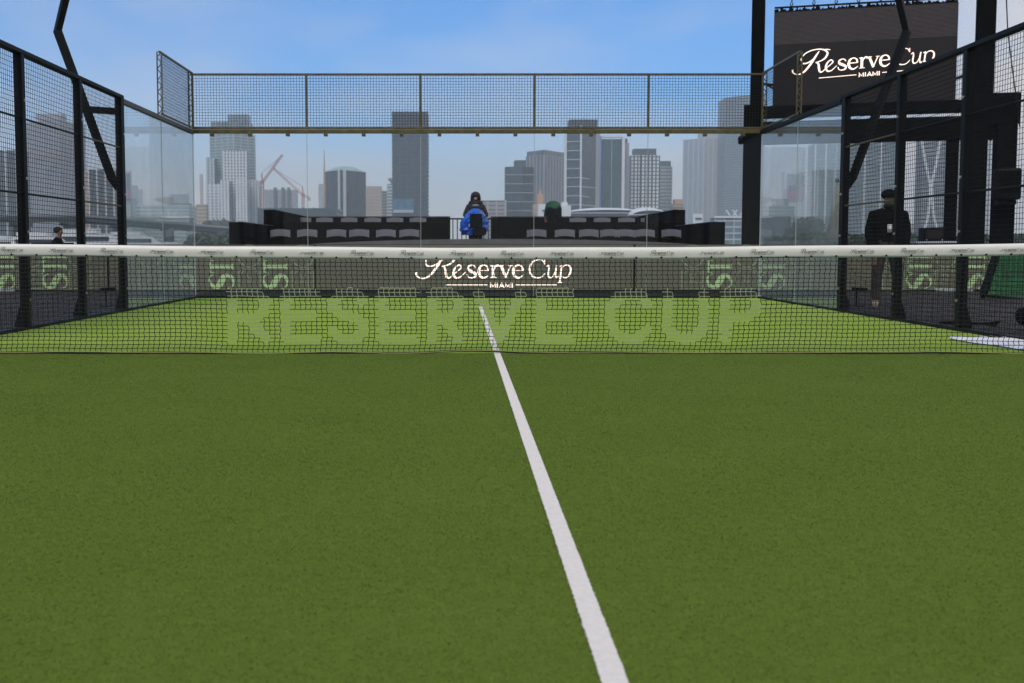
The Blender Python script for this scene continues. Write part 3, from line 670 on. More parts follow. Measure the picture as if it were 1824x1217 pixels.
seating(sX(411, D0), sX(795, D0), -1, 'left'); seating(sX(897, D0), sX(1288, D0), 1, 'right')
tag(MB().box((sX(795, D0) + .01, YA + .002, 0), (sX(897, D0) - .01, YC, .58)).build('platform', 'box_wall'), 'black walkway platform between the two spectator boxes', 'platform')
# grey ledge along the front of the platform
mb = MB(); LX0, LX1 = P(520, 437, 14.6).x, P(1262, 437, 14.6).x; vs = []
for i in range(41):
    u = i / 40; x = LX0 + (LX1 - LX0) * u; zz = .93 + .16 * (1 - (2 * u - 1) ** 2) ** .7
    vs += [(x, 14.6, 0), (x, 14.6, zz), (x, 14.72, zz), (x, 14.72, 0)]
mb.add(vs, [(4 * i + k, 4 * i + 4 + k, 4 * i + 4 + (k + 1) % 4, 4 * i + (k + 1) % 4) for i in range(40) for k in range(4)] + [(0, 1, 2, 3), (163, 162, 161, 160)])
tag(mb.build('ledge', 'ledge', origin=(0, 14.66, 0)), 'low grey arched ledge in front of the black spectator boxes', 'ledge')
# chairs
def make_chair():
    t = thing('chair', (0, 0, 0), '-', 'chair', 'grey chairs in the spectator boxes')
    mb = MB(); vs = []                     # curved backrest band, chair faces the court (-y)
    for i in range(11):
        u = i / 10 * 2 - 1; x = .27 * u; y = .20 + .05 * (1 - u * u); zc_ = .035 * (1 - u * u)
        vs += [(x, y, .60 + zc_), (x, y, .79 + zc_), (x, y + .018, .79 + zc_), (x, y + .018, .60 + zc_)]
    mb.add(vs, [(4 * i + k, 4 * i + 4 + k, 4 * i + 4 + (k + 1) % 4, 4 * i + (k + 1) % 4) for i in range(10) for k in range(4)] + [(3, 2, 1, 0), (40, 41, 42, 43)])
    mb.build('backrest', 'chair_grey', t)
    MB().cbox((-.24, -.22, .43), (.24, .20, .47), .012).build('seat', 'chair_grey', t)
    for k in (-1, 1):
        MB().tube([(.265 * k, .20, 0), (.265 * k, .17, .45), (.265 * k, .215, .80)], .014, 6).build('leg', 'chair_grey', t)
        MB().tube([(.25 * k, -.20, 0), (.25 * k, -.19, .44)], .014, 6).build('leg', 'chair_grey', t)
    return t
proto = make_chair(); used = False
ordn = ['first', 'second', 'third', 'fourth', 'fifth', 'sixth', 'seventh']
rows = [([502, 550, 599, 642, 687, 729], 29.6, .60, 'front row of the left box'), ([540, 579.5, 622, 665, 704, 745], 35.4, 1.10, 'upper row of the left box'),
        ([957, 1005, 1049, 1087, 1113, 1147, 1195], 29.6, .60, 'front row of the right box'), ([1028, 1072, 1114, 1154], 35.4, 1.10, 'upper row of the right box')]
for pxs, D, z, rn in rows:
    for i, px in enumerate(pxs):
        o = copy_tree(proto) if used else proto; used = True
        o.location = (sX(px, D), D + CAM.y - .2 + random.uniform(-.08, .08) + (.12 if px == 1113 else 0), z); o.rotation_euler.z = random.uniform(-.12, .12)
        o['label'] = 'grey chair, %s from the left in the %s' % (ordn[i], rn)
# railing in the gap
ry = YC - 1.2; D = ry - CAM.y; x0, x1 = sX(799, D), sX(893, D)
t = thing('railing', ((x0 + x1) / 2, ry, .58), 'black barred railing in the gap behind the camera operator', 'railing')
zt = P(800, 390, ry).z
MB().bar((x0, ry, zt), (x1, ry, zt), .06, .05).build('top_rail', 'black_metal', t)
MB().bar((x0, ry, .72), (x1, ry, .72), .05, .04).build('bottom_rail', 'black_metal', t)
for x in (x0, x1): MB().cbox((x - .06, ry - .05, .58), (x + .06, ry + .05, zt + .03), .01).build('post', 'black_metal', t)
for i in range(1, 12):
    x = x0 + (x1 - x0) * i / 12; MB().tube([(x, ry, .73), (x, ry, zt - .02)], .016, 6).build('bar', 'black_metal', t)

# ------------------------------------------------------------------ hospitality frame with the big screen, at the right
A0 = P(1336, 437, 15.3); A0.z = 0; ANG = -math.atan2(1.35, 5.0)
F = frame((A0.x, A0.y, 0), ANG)
def hx(px):          # distance along the frame for a photo column
    k = (px - CX) / FPX; ca, sa = math.cos(ANG), math.sin(ANG)
    # A0.x + s*ca - CAM.x = k*(A0.y + s*sa - CAM.y)
    return (k * (A0.y - CAM.y) - (A0.x - CAM.x)) / (ca - k * sa)
def hz(px, py):
    s = hx(px); return P(px, py, A0.y + s * math.sin(ANG)).z
def fb(a, b, c=.012):
    mb = MB(); mb.T = F; return mb.cbox(a, b, c)
t = thing('stage_frame', tuple(A0), 'tall black steel frame of columns and beams carrying the big screen', 'frame')
# column behind the rear corner
fb((hx(1319), -.15, -.016), (hx(1353), .15, hz(1336, 188))).build('column', 'black_matte', t)
fb((hx(1330), -.12, hz(1336, 188)), (hx(1353.5), .12, 9.5)).build('column', 'black_matte', t)
zb0, zb1, zb2, zb3 = hz(1500, 254), hz(1500, 214), hz(1500, 206.5), hz(1500, 186)
fb((hx(1353) + .01, -.16, zb2), (hx(1712), .16, zb3)).build('beam', 'black_matte', t)
fb((hx(1353) + .01, -.16, zb0), (hx(1712), .16, zb1)).build('beam', 'black_matte', t)
fb((hx(1712), -.2, -.016), (hx(1747), .2, hz(1730, 168))).build('column', 'black_matte', t)
fb((hx(1724), -.13, hz(1730, 168)), (hx(1756), .13, 9.5)).build('column', 'black_matte', t)
fb((hx(1747) + .004, -.18, hz(1775, 222)), (hx(1803), .18, hz(1775, 167))).build('beam', 'black_matte', t)
mb = MB(); mb.T = F; mb.bar((hx(1746), 0, hz(1750, 243)), (hx(1766), 0, hz(1766, 222)), .3, .12, up=(0, 1, 0)); mb.build('knee_brace', 'black_matte', t)
fb((hx(1763), -.2, -.016), (hx(1799), .2, hz(1775, 222))).build('column', 'black_matte', t)
fb((hx(1678), -.1, -.016), (hx(1699), .1, zb0)).build('column', 'black_matte', t)
mb = MB(); mb.T = F; mb.tube([(hx(1704), -.1, 0), (hx(1704), -.1, zb0)], .03, 8); mb.build('pipe', 'rail_grey', t)
fb((hx(1509), -.1, zb0 - .02), (hx(1525), .1, zb0 + .2)).build('bracket', 'black_matte', t)
# loudspeaker on the last column
mb = MB(); mb.T = F
sp = thing('loudspeaker', tuple(F @ Vector((hx(1779), -.3, hz(1779, 360)))), 'chunky black loudspeaker cabinet strapped to the far right column', 'loudspeaker')
fb((hx(1756), -.62, hz(1779, 358)), (hx(1801), -.205, hz(1779, 303)), .05).build('cabinet', 'black_metal', sp)
fb((hx(1760), -.64, hz(1779, 345)), (hx(1797), -.622, hz(1779, 308)), .008).build('grille', 'black_matte', sp)
fb((hx(1762), -.5, hz(1779, 366)), (hx(1795), -.206, hz(1779, 358.6)), .01).build('bracket', 'black_metal', sp)
# small black lamp on the first column
lm = thing('spot_lamp', tuple(F @ Vector((hx(1316), 0, hz(1316, 250)))), 'small black spot lamp fixed to the column beside the rear glass', 'lamp')
mb = MB(); mb.T = F; mb.lathe([(.03, -.1), (.06, -.08), (.07, .05), (.03, .09)], (hx(1315), -.05, hz(1316, 250)), 10); mb.build('body', 'black_metal', lm, smooth=True)
fb((hx(1315), -.06, hz(1316, 248)), (hx(1319) + .02, -.03, hz(1316, 244)), .004).build('bracket', 'black_metal', lm)
# screen
s0, s1 = hx(1379) - .11, hx(1706) - .13; zs0, zs1 = zb3 + .012, hz(1379, 18)
sc_t = thing('video_screen', tuple(F @ Vector(((s0 + s1) / 2, .3, zs0))), 'large black hanging video screen showing a pink event name', 'screen')
fb((s0, .20, zs0), (s1, .42, zs1), .01).build('cabinet', 'black_matte', sc_t)
mb = MB(); mb.T = F
nc, nrw = 4, 3
for i in range(nc):
    for j in range(nrw):
        q = MB(); q.T = F; a = s0 + (s1 - s0) * i / nc; b = s0 + (s1 - s0) * (i + 1) / nc; c = zs0 + (zs1 - zs0) * j / nrw; d = zs0 + (zs1 - zs0) * (j + 1) / nrw
        q.box((a + .002, .185 - .0012 * ((i + j) % 2), c + .002), (b - .002, .199, d - .002)); q.build('panel', 'screen_face', sc_t)
for k in range(26):
    z = zs1 - .04 - k * .027
    mb.box((s0 + .01, .1815, z), (s1 - .01, .1832, z + .007))
mb.build('scan_lines', 'screen_line', sc_t, kind='stuff')
LSC = (hx(1667) - hx(1413)) / 12.26; bz = P(1500, 126.5, A0.y + hx(1500) * math.sin(ANG)).z
lx0 = hx(1413) - .13
strokes(LOGO, lambda x, y, d: tuple(F @ Vector((lx0 + x * LSC, .1805 - d, bz + y * LSC + x * .012))), .0005).build('event_mark', 'led_pink', sc_t)
# rigging above the screen
rg = thing('rigging', tuple(F @ Vector(((s0 + s1) / 2, .3, zs1))), 'dark fringed rigging bar with shackles along the top of the video screen', 'rigging')
mb = MB(); mb.T = F; rng = random.Random(5)
for k in range(120):
    x = s0 + (s1 - s0) * (k + .5) / 120; hgt = rng.uniform(.03, .10)
    mb.box((x - .016, .22 + rng.uniform(0, .08), zs1 + .002), (x + .014, .38, zs1 + hgt))
mb.build('fringe', 'black_matte', rg, kind='stuff')
fb((s0, .26, zs1 + .10), (s1, .34, zs1 + .13), .006).build('bar', 'black_metal', rg)
for k in range(7):
    x = hx(1400 + k * 39.5)
    mb = MB(); mb.T = F
    zz = zs1 + .12; mb.tube([(x, .3, zz), (x - .03, .3, zz + .06), (x, .3, zz + .12), (x + .03, .3, zz + .06), (x, .3, zz)], .012, 6)
    mb.tube([(x, .3, zz + .11), (x + .025, .3, zz + .2), (x, .3, zz + .3)], .016, 6); mb.tube([(x, .3, zz + .28), (x, .3, 9.3)], .008, 6); mb.build('shackle', 'black_metal', rg)
fb((hx(1330), -.1, 9.3), (hx(1756), .4, 9.5)).build('beam', 'black_matte', t)
mb = MB(); mb.T = F; mb.tube([(hx(1755), 0, 9.2), (hx(1775), -.2, hz(1778, 60)), (hx(1800), -.3, hz(1795, 230))], .012, 6); mb.build('stay_cable', 'black_metal', t)
mb = MB(); mb.T = F; mb.bar((hx(1353), .0, hz(1356, 150)), (s0 + .05, .3, hz(1380, 148)), .05); mb.bar((hx(1353), .0, hz(1356, 148)), (s0 + .05, .3, hz(1380, 156)), .03)
mb.bar((s1 - .05, .3, hz(1700, 138)), (hx(1724), .0, hz(1722, 128)), .05); mb.build('screen_bracket', 'black_metal', t)

# closed parasol and equipment behind the right corner
c = P(1487, 430, 19.0); tip = P(1491, 325, 19.0)
t = thing('parasol', (c.x, 19, 0), 'closed beige parasol standing behind the right glass corner', 'parasol')
mb = MB(); H = tip.z - c.z
mb.lathe([(.23, -.02), (.22, .1), (.16, .45), (.12, H * .5), (.085, H * .75), (.05, H * .95), (.03, H)], (0, 0, 0), 28, rmod=lambda a, z: 1 + .16 * math.sin(7 * a) * (1 - z / H))
mb.v = [(x + c.x + (tip.x - c.x) * z / H, y + 19, z + c.z) for x, y, z in mb.v]; mb.build('canopy', 'canvas', t, smooth=True)
MB().tube([(c.x, 19, 0), (c.x, 19, c.z)], .03, 8).build('pole', 'black_metal', t)
MB().lathe([(.012, -.06), (.05, -.04), (.06, 0), (.04, .05), (.01, .06)], (tip.x, 19, tip.z + .04), 12).build('finial', 'black_matte', t, smooth=True)
MB().lathe([(.3, 0), (.3, .05), (.05, .1), (.04, .3)], (c.x, 19, -.016), 16).build('base', 'black_matte', t, smooth=True)
c = P(1659, 431, 14.0)
t = thing('monitor_case', (c.x, 14, 0), 'black monitor in a flight case on a trestle behind the right fence', 'monitor')
q = P(1641, 406, 14.0); e = P(1677, 430, 14.0)
MB().cbox((q.x, 13.85, e.z), (e.x, 14.15, q.z), .015).build('case', 'black_metal', t)
MB().box((q.x + .05, 13.843, e.z + .06), (e.x - .05, 13.8495, q.z - .05)).build('display', 'screen_face', t)
for k in (0, 1): MB().tube([(q.x + .06 + k * (e.x - q.x - .12), 13.84, e.z + .03), (q.x + .06 + k * (e.x - q.x - .12), 13.85, e.z + .03)], .015, 8).build('knob', 'steel', t)
MB().cbox((q.x - .2, 13.8, e.z - .04), (e.x + .3, 14.2, e.z - .001), .008).build('table_top', 'pale_wall', t)
for dx in (-.15, e.x - q.x + .25):
    for y in (13.84, 14.16): MB().tube([(q.x + dx, y, -.016), (q.x + dx, y, e.z - .04)], .018, 6).build('leg', 'black_metal', t)
# ------------------------------------------------------------------ the city across the water
def tower(label, pts, ytop, body, slab=None, fins=None, fl=3.5, depth=None, name='tower', back=None, z0=-1.0, cat='tower', group='skyline towers'):
    """pts: [(px, distance), ...] the faces turned to the camera, left to right"""
    f = [(sX(px, D), D + CAM.y) for px, D in pts]
    pc, Dc = pts[len(pts) // 2]; z1 = P(pc, ytop, Dc + CAM.y).z
    wdt = math.hypot(f[-1][0] - f[0][0], f[-1][1] - f[0][1]); dep = depth or wdt * .7
    if len(pts) == 2: poly = f + [(f[1][0], f[1][1] + dep), (f[0][0], f[0][1] + dep)]
    else: poly = f + [(f[0][0] + f[-1][0] - f[1][0], f[0][1] + f[-1][1] - f[1][1])]
    cx = sum(p[0] for p in poly) / len(poly); cy_ = sum(p[1] for p in poly) / len(poly)
    t = thing(name, (cx, cy_, z0), label, cat, group)
    MB().prism(poly, z0, z1).build('body', body, t)
    def grow(e): return [(cx + (x - cx) * (1 + e / max(6, math.hypot(x - cx, y - cy_))), cy_ + (y - cy_) * (1 + e / max(6, math.hypot(x - cx, y - cy_)))) for x, y in poly]
    if slab:
        sm, sh, pr = slab[:3]; ev = slab[3] if len(slab) > 3 else 1; mb = MB(); z = z0 + fl * ev; g = grow(pr)
        while z < z1 - .5: mb.prism(g, z, min(z + sh, z1 - .1)); z += fl * ev
        mb.build('floor_slabs', sm, t, kind='stuff')
    if fins:
        fm, sp, fw, pr = fins; mb = MB()
        for (ax, ay), (bx_, by_) in zip(poly[:len(pts)], poly[1:len(pts)] if len(pts) == 2 else poly[1:len(pts)]):
            l = math.hypot(bx_ - ax, by_ - ay); n = max(1, round(l / sp)); ux, uy = (bx_ - ax) / l, (by_ - ay) / l; nx_, ny_ = uy, -ux
            for i in range(n + 1):
                s = l * i / n; x = ax + ux * s; y = ay + uy * s; h = fw / 2
                mb.prism([(x - ux * h + nx_ * pr, y - uy * h + ny_ * pr), (x + ux * h + nx_ * pr, y + uy * h + ny_ * pr), (x + ux * h - nx_ * .3, y + uy * h - ny_ * .3), (x - ux * h - nx_ * .3, y - uy * h - ny_ * .3)], z0, z1 + .4)
        mb.build('fins', fm, t, kind='stuff')
    t['ztop'] = z1; return t
def block(t, pname, px0, px1, y0, y1, D, m, dep=12, label=None):
    Y = D + CAM.y; x0, x1 = sX(px0, D), sX(px1, D)
    return MB().box((x0, Y, P(px0, y1, Y).z), (x1, Y + dep, P(px0, y0, Y).z)).build(pname, m, t, label=label)
def bands(t, px0, px1, ys, D, m, th=.5, pr=.6):
    Y = D + CAM.y; mb = MB()
    for y in ys: z = P(px0, y, Y).z; mb.box((sX(px0, D), Y - pr, z), (sX(px1, D), Y + .4, z + th))
    mb.build('white_band', m, t, kind='stuff')

GS = ('concrete', .9, .5)
t = tower('grey striped tower with white fins at the left edge of the skyline', [(-40, 900), (36, 900)], 268, 'glass_slate', ('slate', .8, .4), ('white_wall', 9, 1.2, .8))
t = tower('slim pale tower between two left towers behind the mesh fence', [(41, 1300), (56, 1300)], 303, 'glass_teal', ('pale_wall', 1, .5))
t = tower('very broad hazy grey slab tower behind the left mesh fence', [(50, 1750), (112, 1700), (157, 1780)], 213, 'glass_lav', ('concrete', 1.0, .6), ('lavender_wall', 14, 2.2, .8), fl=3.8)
block(t, 'roof_house', 72, 118, 203, 213, 1720, 'lavender_wall', 20); block(t, 'sky_lobby', 66, 111, 277, 288, 1696, 'brown_wall', 3, 'brownish recessed floor band')
t = tower('dark window strip tower with white fins beside the left corner post', [(163, 950), (207, 950)], 302, 'glass_slate', ('slate', .8, .4), ('white_wall', 6.5, 1.2, .8))
block(t, 'side_wing', 152, 162.5, 306, 436, 952, 'beige_wall', 14)
t = tower('pale block with a tall dark and magenta poster on its wall', [(224, 1200), (236, 1200)], 303, 'pale_wall', ('concrete', .7, .4))
block(t, 'poster', 225.5, 235.5, 309, 336, 1198, 'poster_dark', .6); block(t, 'poster', 225.5, 235.5, 336, 357, 1198, 'poster_pink', .6, 'magenta lower half of the poster')
tower('thin pale teal tower beside the poster block', [(237, 1500), (247, 1500)], 330, 'glass_teal', ('pale_wall', 1, .5))
tower('narrow whitish tower left of the low teal hall', [(248, 1600), (256, 1600)], 338, 'glass_pale', ('pale_wall', 1, .5))
t = tower('low pale teal glass hall behind the left glass wall', [(244, 1000), (338, 1000)], 366, 'teal_wall', ('white_wall', 1.2, .8), ('pale_wall', 7, 1.2, .6), cat='building', group='low city buildings', name='building')
t = tower('brownish museum block with a jutting roof behind the left glass wall', [(302, 1150), (338, 1150)], 362, 'brown_wall', ('beige_wall', 1, .6), cat='building', group='low city buildings', name='building')
D = 1140; Y = D + CAM.y
MB().add([(sX(276, D), Y, P(276, 356, Y).z), (sX(304, D), Y, P(304, 366, Y).z), (sX(304, D), Y, P(304, 351, Y).z), (sX(285, D), Y, P(285, 352, Y).z)] + [(sX(276, D), Y + 20, P(276, 356, Y).z), (sX(304, D), Y + 20, P(304, 366, Y).z), (sX(304, D), Y + 20, P(304, 351, Y).z), (sX(285, D), Y + 20, P(285, 352, Y).z)],
         [(0, 1, 2, 3), (7, 6, 5, 4), (0, 4, 5, 1), (1, 5, 6, 2), (2, 6, 7, 3), (3, 7, 4, 0)]).build('jutting_roof', 'beige_wall', t)
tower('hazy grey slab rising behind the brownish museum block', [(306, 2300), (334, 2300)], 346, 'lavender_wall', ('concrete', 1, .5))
tower('small beige apartment block left of the white stepped tower', [(352, 1000), (370, 1000)], 364, 'beige_wall', ('brown_wall', .8, .3), cat='building', group='low city buildings', name='building')
tower('hazy thin mast like tower left of the white stepped tower', [(359, 1900), (364, 1900)], 310, 'beige_wall', ('concrete', 1, .4))
# stepped teal and white high rise
t = tower('tall stepped teal and white high rise left of the cranes', [(379, 1260), (420, 1240), (457, 1265)], 238, 'glass_teal', ('pale_wall', .9, .5), ('teal_wall', 10, 1.4, .8))
block(t, 'upper_stage', 381, 447, 217, 240, 1268, 'glass_teal', 26); block(t, 'crown_stage', 410, 445, 204, 219, 1272, 'glass_teal', 20)
def grid_block(t, px0, px1, y0, D, body, m, nfin, fl=3.5):
    Y = D + CAM.y; x0, x1 = sX(px0, D), sX(px1, D); z1 = P((px0 + px1) / 2, y0, Y).z
    o = MB().box((x0, Y, -1), (x1, Y + 18, z1)).build('stage', body, t); mb = MB()
    for i in range(nfin + 1):
        x = x0 + (x1 - x0) * i / nfin; mb.box((x - .9, Y - .5, -1), (x + .9, Y + .2, z1 + .3))
    z = 2.5
    while z < z1: mb.box((x0, Y - .35, z), (x1, Y + .1, z + 1.1)); z += fl
    mb.build('facade_grid', m, o, kind='stuff')
grid_block(t, 372, 384, 281, 1236, 'glass_teal', 'pale_wall', 2); grid_block(t, 402, 441, 269, 1225, 'glass_slate', 'white_wall', 7)
grid_block(t, 370, 399, 328, 1215, 'glass_pale', 'white_wall', 4); grid_block(t, 397, 409, 321, 1205, 'glass_pale', 'white_wall', 2); grid_block(t, 424, 441, 320, 1206, 'glass_pale', 'white_wall', 3)
grid_block(t, 447, 462, 322, 1230, 'glass_teal', 'pale_wall', 3)
# unfinished block and cranes
t = tower('pale unfinished concrete block below the tower cranes', [(474, 1500), (527, 1500)], 338, 'glass_pale', ('concrete', 1.2, .5), ('lavender_wall', 9, 1.6, .6), cat='building', group='low city buildings', name='building')
for px in (492, 506, 516): block(t, 'core', px - 2.5, px + 2.5, 334, 372, 1496, 'slate', 3)
tower('long low slate blue building behind the left spectator box', [(462, 800), (600, 800)], 371, 'slate', ('glass_slate', 1.2, .4), ('slate', 8, 1, .5), cat='building', group='low city buildings', name='building')
def crane(px, ybase, ytop, jib, counter, D, label):
    Y = D + CAM.y; t = thing('tower_crane', (sX(px, D), Y, -1), label, 'crane', 'tower cranes')
    def lat(mb, a, b, wd, n):
        a, b = Vector(a), Vector(b); d = (b - a).normalized(); u = d.cross(Vector((0, 1, 0))).normalized() * wd / 2; v = Vector((0, wd / 2, 0))
        for s in (-1, 1):
            for r_ in (-1, 1): mb.bar(a + u * s + v * r_, b + u * s + v * r_, wd * .24)
        for i in range(n):
            p = a.lerp(b, i / n); q = a.lerp(b, (i + 1) / n); s = 1 if i % 2 else -1
            for r_ in (-1, 1): mb.bar(p + u * s + v * r_, q - u * s + v * r_, wd * .16)
        return mb
    lat(MB(), (sX(px, D), Y, -1), P(px, ytop, Y), 2.6, 26).build('mast', 'crane_red', t)
    p0 = P(px, ytop + 3, Y)
    lat(MB(), p0, P(jib[0], jib[1], Y), 1.9, 22).build('jib', 'crane_red', t)
    lat(MB(), p0, P(counter[0], counter[1], Y), 1.9, 5).build('counter_jib', 'crane_red', t)
    c = P(counter[0], counter[1], Y); MB().box((c.x - 1.8, Y - 1.5, c.z - 4), (c.x + 1.8, Y + 1.5, c.z + .5)).build('counterweight', 'concrete', t)
    MB().box((p0.x - 2, Y - 2.4, p0.z - 1.5), (p0.x + 2, Y + .2, p0.z + 2)).build('cab', 'crane_red', t)
    a = P(px - 1.5, ytop - 13, Y); MB().bar(p0, a, 1.3).build('apex', 'crane_red', t)
    MB().tube([a, P(jib[0], jib[1], Y)], .22, 4).build('pendant_line', 'slate', t)
    return t
crane(467.5, 380, 322, (503, 276), (463, 327), 1180, 'red tower crane standing beside the white stepped high rise')
crane(540, 380, 345, (487, 300), (550, 352), 1320, 'smaller red tower crane with its jib raised to the left')
# two faced office tower with spire
t = tower('two faced blue grey office tower with pale corner stripes', [(580, 1010), (609, 985), (652, 1015)], 303, 'glass_slate', ('slate', .9, .4), ('glass_slate', 5, .6, .4))
ce = P(609, 303, 985 + CAM.y)
f = [(sX(px, D), D + CAM.y) for px, D in ((580, 1010), (609, 985), (652, 1015))]; poly = f + [(f[0][0] + f[2][0] - f[1][0], f[0][1] + f[2][1] - f[1][1])]
cxm = sum(p[0] for p in poly) / 4; cym = sum(p[1] for p in poly) / 4
MB().prism(poly, ce.z + .1, ce.z + 4.8, top=[(cxm + (x - cxm) * .45, cym + (y - cym) * .45) for x, y in poly]).build('roof', 'teal_wall', t)
for px in (606, 615): block(t, 'corner_pier', px - 2.6, px + 2.6, 301, 440, 984.5 + (2 if px > 609 else 2), 'pale_wall', 3)
MB().tube([P(578, 440, 1000 + CAM.y), P(578, 330, 1000 + CAM.y), P(577.3, 268, 1000 + CAM.y)], [1.5, 1.1, .3], 6).build('spire', 'tan_wall', t)
tower('thin pale teal block behind the spire', [(569, 1500), (578, 1500)], 328, 'glass_pale', ('pale_wall', 1, .4))
tower('plain beige block left of the tall dark tower', [(654, 1100), (680, 1100)], 332, 'beige_wall', ('lavender_wall', .7, .25), ('beige_wall', 5, .8, .4))
tower('lower block with a green side behind the plain beige block', [(680.5, 1250), (690, 1250)], 340, 'glass_green', ('beige_wall', .8, .4))
t = tower('slim banded block with a mushroom mast beside the tall dark tower', [(690.5, 1150), (703, 1150)], 328, 'glass_teal', ('white_wall', 1, .5))
MB().lathe([(1, 0), (1, 2.5), (3.6, 4.5), (3.6, 6), (1, 7)], tuple(P(697, 328, 1156 + CAM.y)), 12).build('mast', 'lavender_wall', t)
t = tower('tallest dark slate tower with fine balcony bands, top lost in cloud', [(700.5, 930), (762, 930)], 199, 'glass_dark', ('slate', .8, 1.0), ('slate', 6.4, .9, .5))
block(t, 'podium_glass', 701, 737, 355, 379, 928.6, 'glass_blue', 1.2, 'bright blue glass podium'); bands(t, 701, 737, [376 + k * 1.5 for k in range(3)], 928, 'pale_wall', .9)
t = tower('wide low grey building right of the camera operator', [(853, 900), (900, 900)], 357, 'lavender_wall', ('slate', .7, .3), ('beige_wall', 7, 1.5, .4), cat='building', group='low city buildings', name='building')
t = tower('slate blue block with a raised roof house behind the right box', [(898.5, 930), (930, 920), (951, 935)], 296, 'glass_slate', ('slate', .8, .4, 1))
block(t, 'roof_house', 916, 936, 285.5, 297, 940, 'slate', 18)
bands(t, 899, 949, [312 + 16 * k for k in range(7)], 919, 'concrete', .5, .4)
t = tower('lavender grey tower with pale stripes and a sloping roofline', [(937.5, 1190), (968, 1165), (1003, 1200)], 276, 'glass_lav', None, ('lavender_wall', 6.2, 2.0, .9))
f = [(sX(px, D), D + CAM.y) for px, D in ((937.5, 1190), (968, 1165), (1003, 1200))]; poly = f + [(f[0][0] + f[2][0] - f[1][0], f[0][1] + f[2][1] - f[1][1])]
MB().prism(poly, t['ztop'] + .45, t['ztop'] + 5.5).build('parapet', 'glass_lav', t)
t = tower('small tan stone tower in front of the lavender tower', [(949, 760), (967, 760)], 364, 'tan_wall', ('beige_wall', .8, .3), cat='building', group='low city buildings', name='building')
block(t, 'shaft', 956.5, 966, 346, 364, 763, 'tan_wall', 5); block(t, 'lantern', 959, 964, 338, 346, 764, 'tan_wall', 3)
t = tower('plain white box building beside the small tan tower', [(958, 740), (1003, 740)], 364, 'white_wall', None, None, cat='building', group='low city buildings', name='building'); block(t, 'window_strip', 965, 995, 374, 377, 739.7, 'slate', .5)
t = tower('slate tower crossed by thin white lines, second right of the operator', [(1008, 955), (1033, 935), (1066, 962)], 226, 'glass_slate', ('slate', .7, .3))
block(t, 'roof_house', 1012, 1062, 213, 227, 972, 'slate', 16); block(t, 'corner_fin', 1031.6, 1034.4, 224, 440, 934.4, 'white_wall', 1.2); block(t, 'edge_fin', 1003.4, 1008, 240, 440, 953, 'white_wall', 2)
ys = [252 + 16.1 * k for k in range(9)]
mb = MB()
for i, y in enumerate(ys):
    a, b = P(1008, y + .5, 954.3 + CAM.y), P(1033, y, 934.3 + CAM.y); c = P(1066 if i % 2 else 1050, y + 3, (961.3 if i % 2 else 948) + CAM.y)
    mb.bar(a, b, .6, .55); mb.bar(b, c, .6, .55)
mb.build('white_line', 'white_wall', t, kind='stuff')
block(t, 'balcony_wing', 1056, 1066.5, 235, 440, 956, 'lavender_wall', 4)
t = tower('dark green glass tower framed by a white portal', [(1068.5, 985), (1106, 985)], 248, 'glass_green', ('glass_green', .5, .2), ('teal_wall', 12, .5, .3), name='tower')
block(t, 'portal_pier', 1105.5, 1110.5, 243, 440, 983, 'white_wall', 5); block(t, 'portal_pier', 1066.8, 1069, 243, 440, 983, 'signal_blue', 5, 'blue pier of the white portal'); block(t, 'portal_head', 1069.1, 1105.4, 241.5, 245, 983, 'white_wall', 5)  # left pier plain blue, the rest of the portal white
block(t, 'rear_wing', 1110.8, 1118, 255, 440, 992, 'lavender_wall', 14); block(t, 'rear_crown', 1109, 1115, 247, 255, 994, 'slate', 12)
def striped(label, px0, px1, y0, cr, D):
    t = tower(label, [(px0, D), (px1, D)], y0, 'glass_dark', ('slate', .9, .3)); n = 8; Y = D + CAM.y; mb = MB(); rng = random.Random(px0); z1 = t['ztop']
    for i in range(n):
        a = px0 + (px1 - px0) * (i + .1) / n; b = a + (px1 - px0) / n * rng.choice((.35, .5, .62)); mb.box((sX(a, D), Y - .8, -1), (sX(b, D), Y + .2, z1 + .3))
    mb.build('white_pier', 'white_wall' if px0 < 1150 else 'pale_wall', t, kind='stuff')
    mb = MB(); z = 4
    while z < z1: mb.box((sX(px0, D), Y - .95, z), (sX(px1, D), Y - .6, z + .9)); z += 3.5
    mb.build('balconies', 'slate', t, kind='stuff')
    block(t, 'roof_house', cr[0], cr[1], cr[2], y0, D + 6, 'slate', 14); return t
striped('white striped slate tower above the curved white roof', 1121, 1172.5, 277, (1127, 1166, 265), 1010); striped('lower striped tower at the right end of the curved white roof', 1173.5, 1194.5, 297, (1174, 1192, 287), 1060)
t = tower('low brown and tan buildings right of the curved white roof', [(1196, 1000), (1216, 1000)], 364, 'brown_wall', ('beige_wall', 1, .3), cat='building', group='low city buildings', name='building'); block(t, 'upper_stage', 1200, 1214, 355, 364, 1006, 'tan_wall', 10)
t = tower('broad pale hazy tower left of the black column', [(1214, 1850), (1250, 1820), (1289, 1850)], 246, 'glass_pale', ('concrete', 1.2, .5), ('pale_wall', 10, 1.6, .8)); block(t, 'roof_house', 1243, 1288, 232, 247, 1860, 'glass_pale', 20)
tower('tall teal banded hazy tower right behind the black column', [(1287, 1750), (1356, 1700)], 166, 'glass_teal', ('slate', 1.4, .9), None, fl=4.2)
t = tower('pale blue low building with a white roof edge beside the black column', [(1272, 600), (1322, 600)], 388, 'glass_teal', ('pale_wall', .8, .3), ('pale_wall', 6, .5, .3), cat='building', group='low city buildings', name='building'); block(t, 'roof_edge', 1270, 1323, 385, 388.3, 599, 'white_wall', 12)
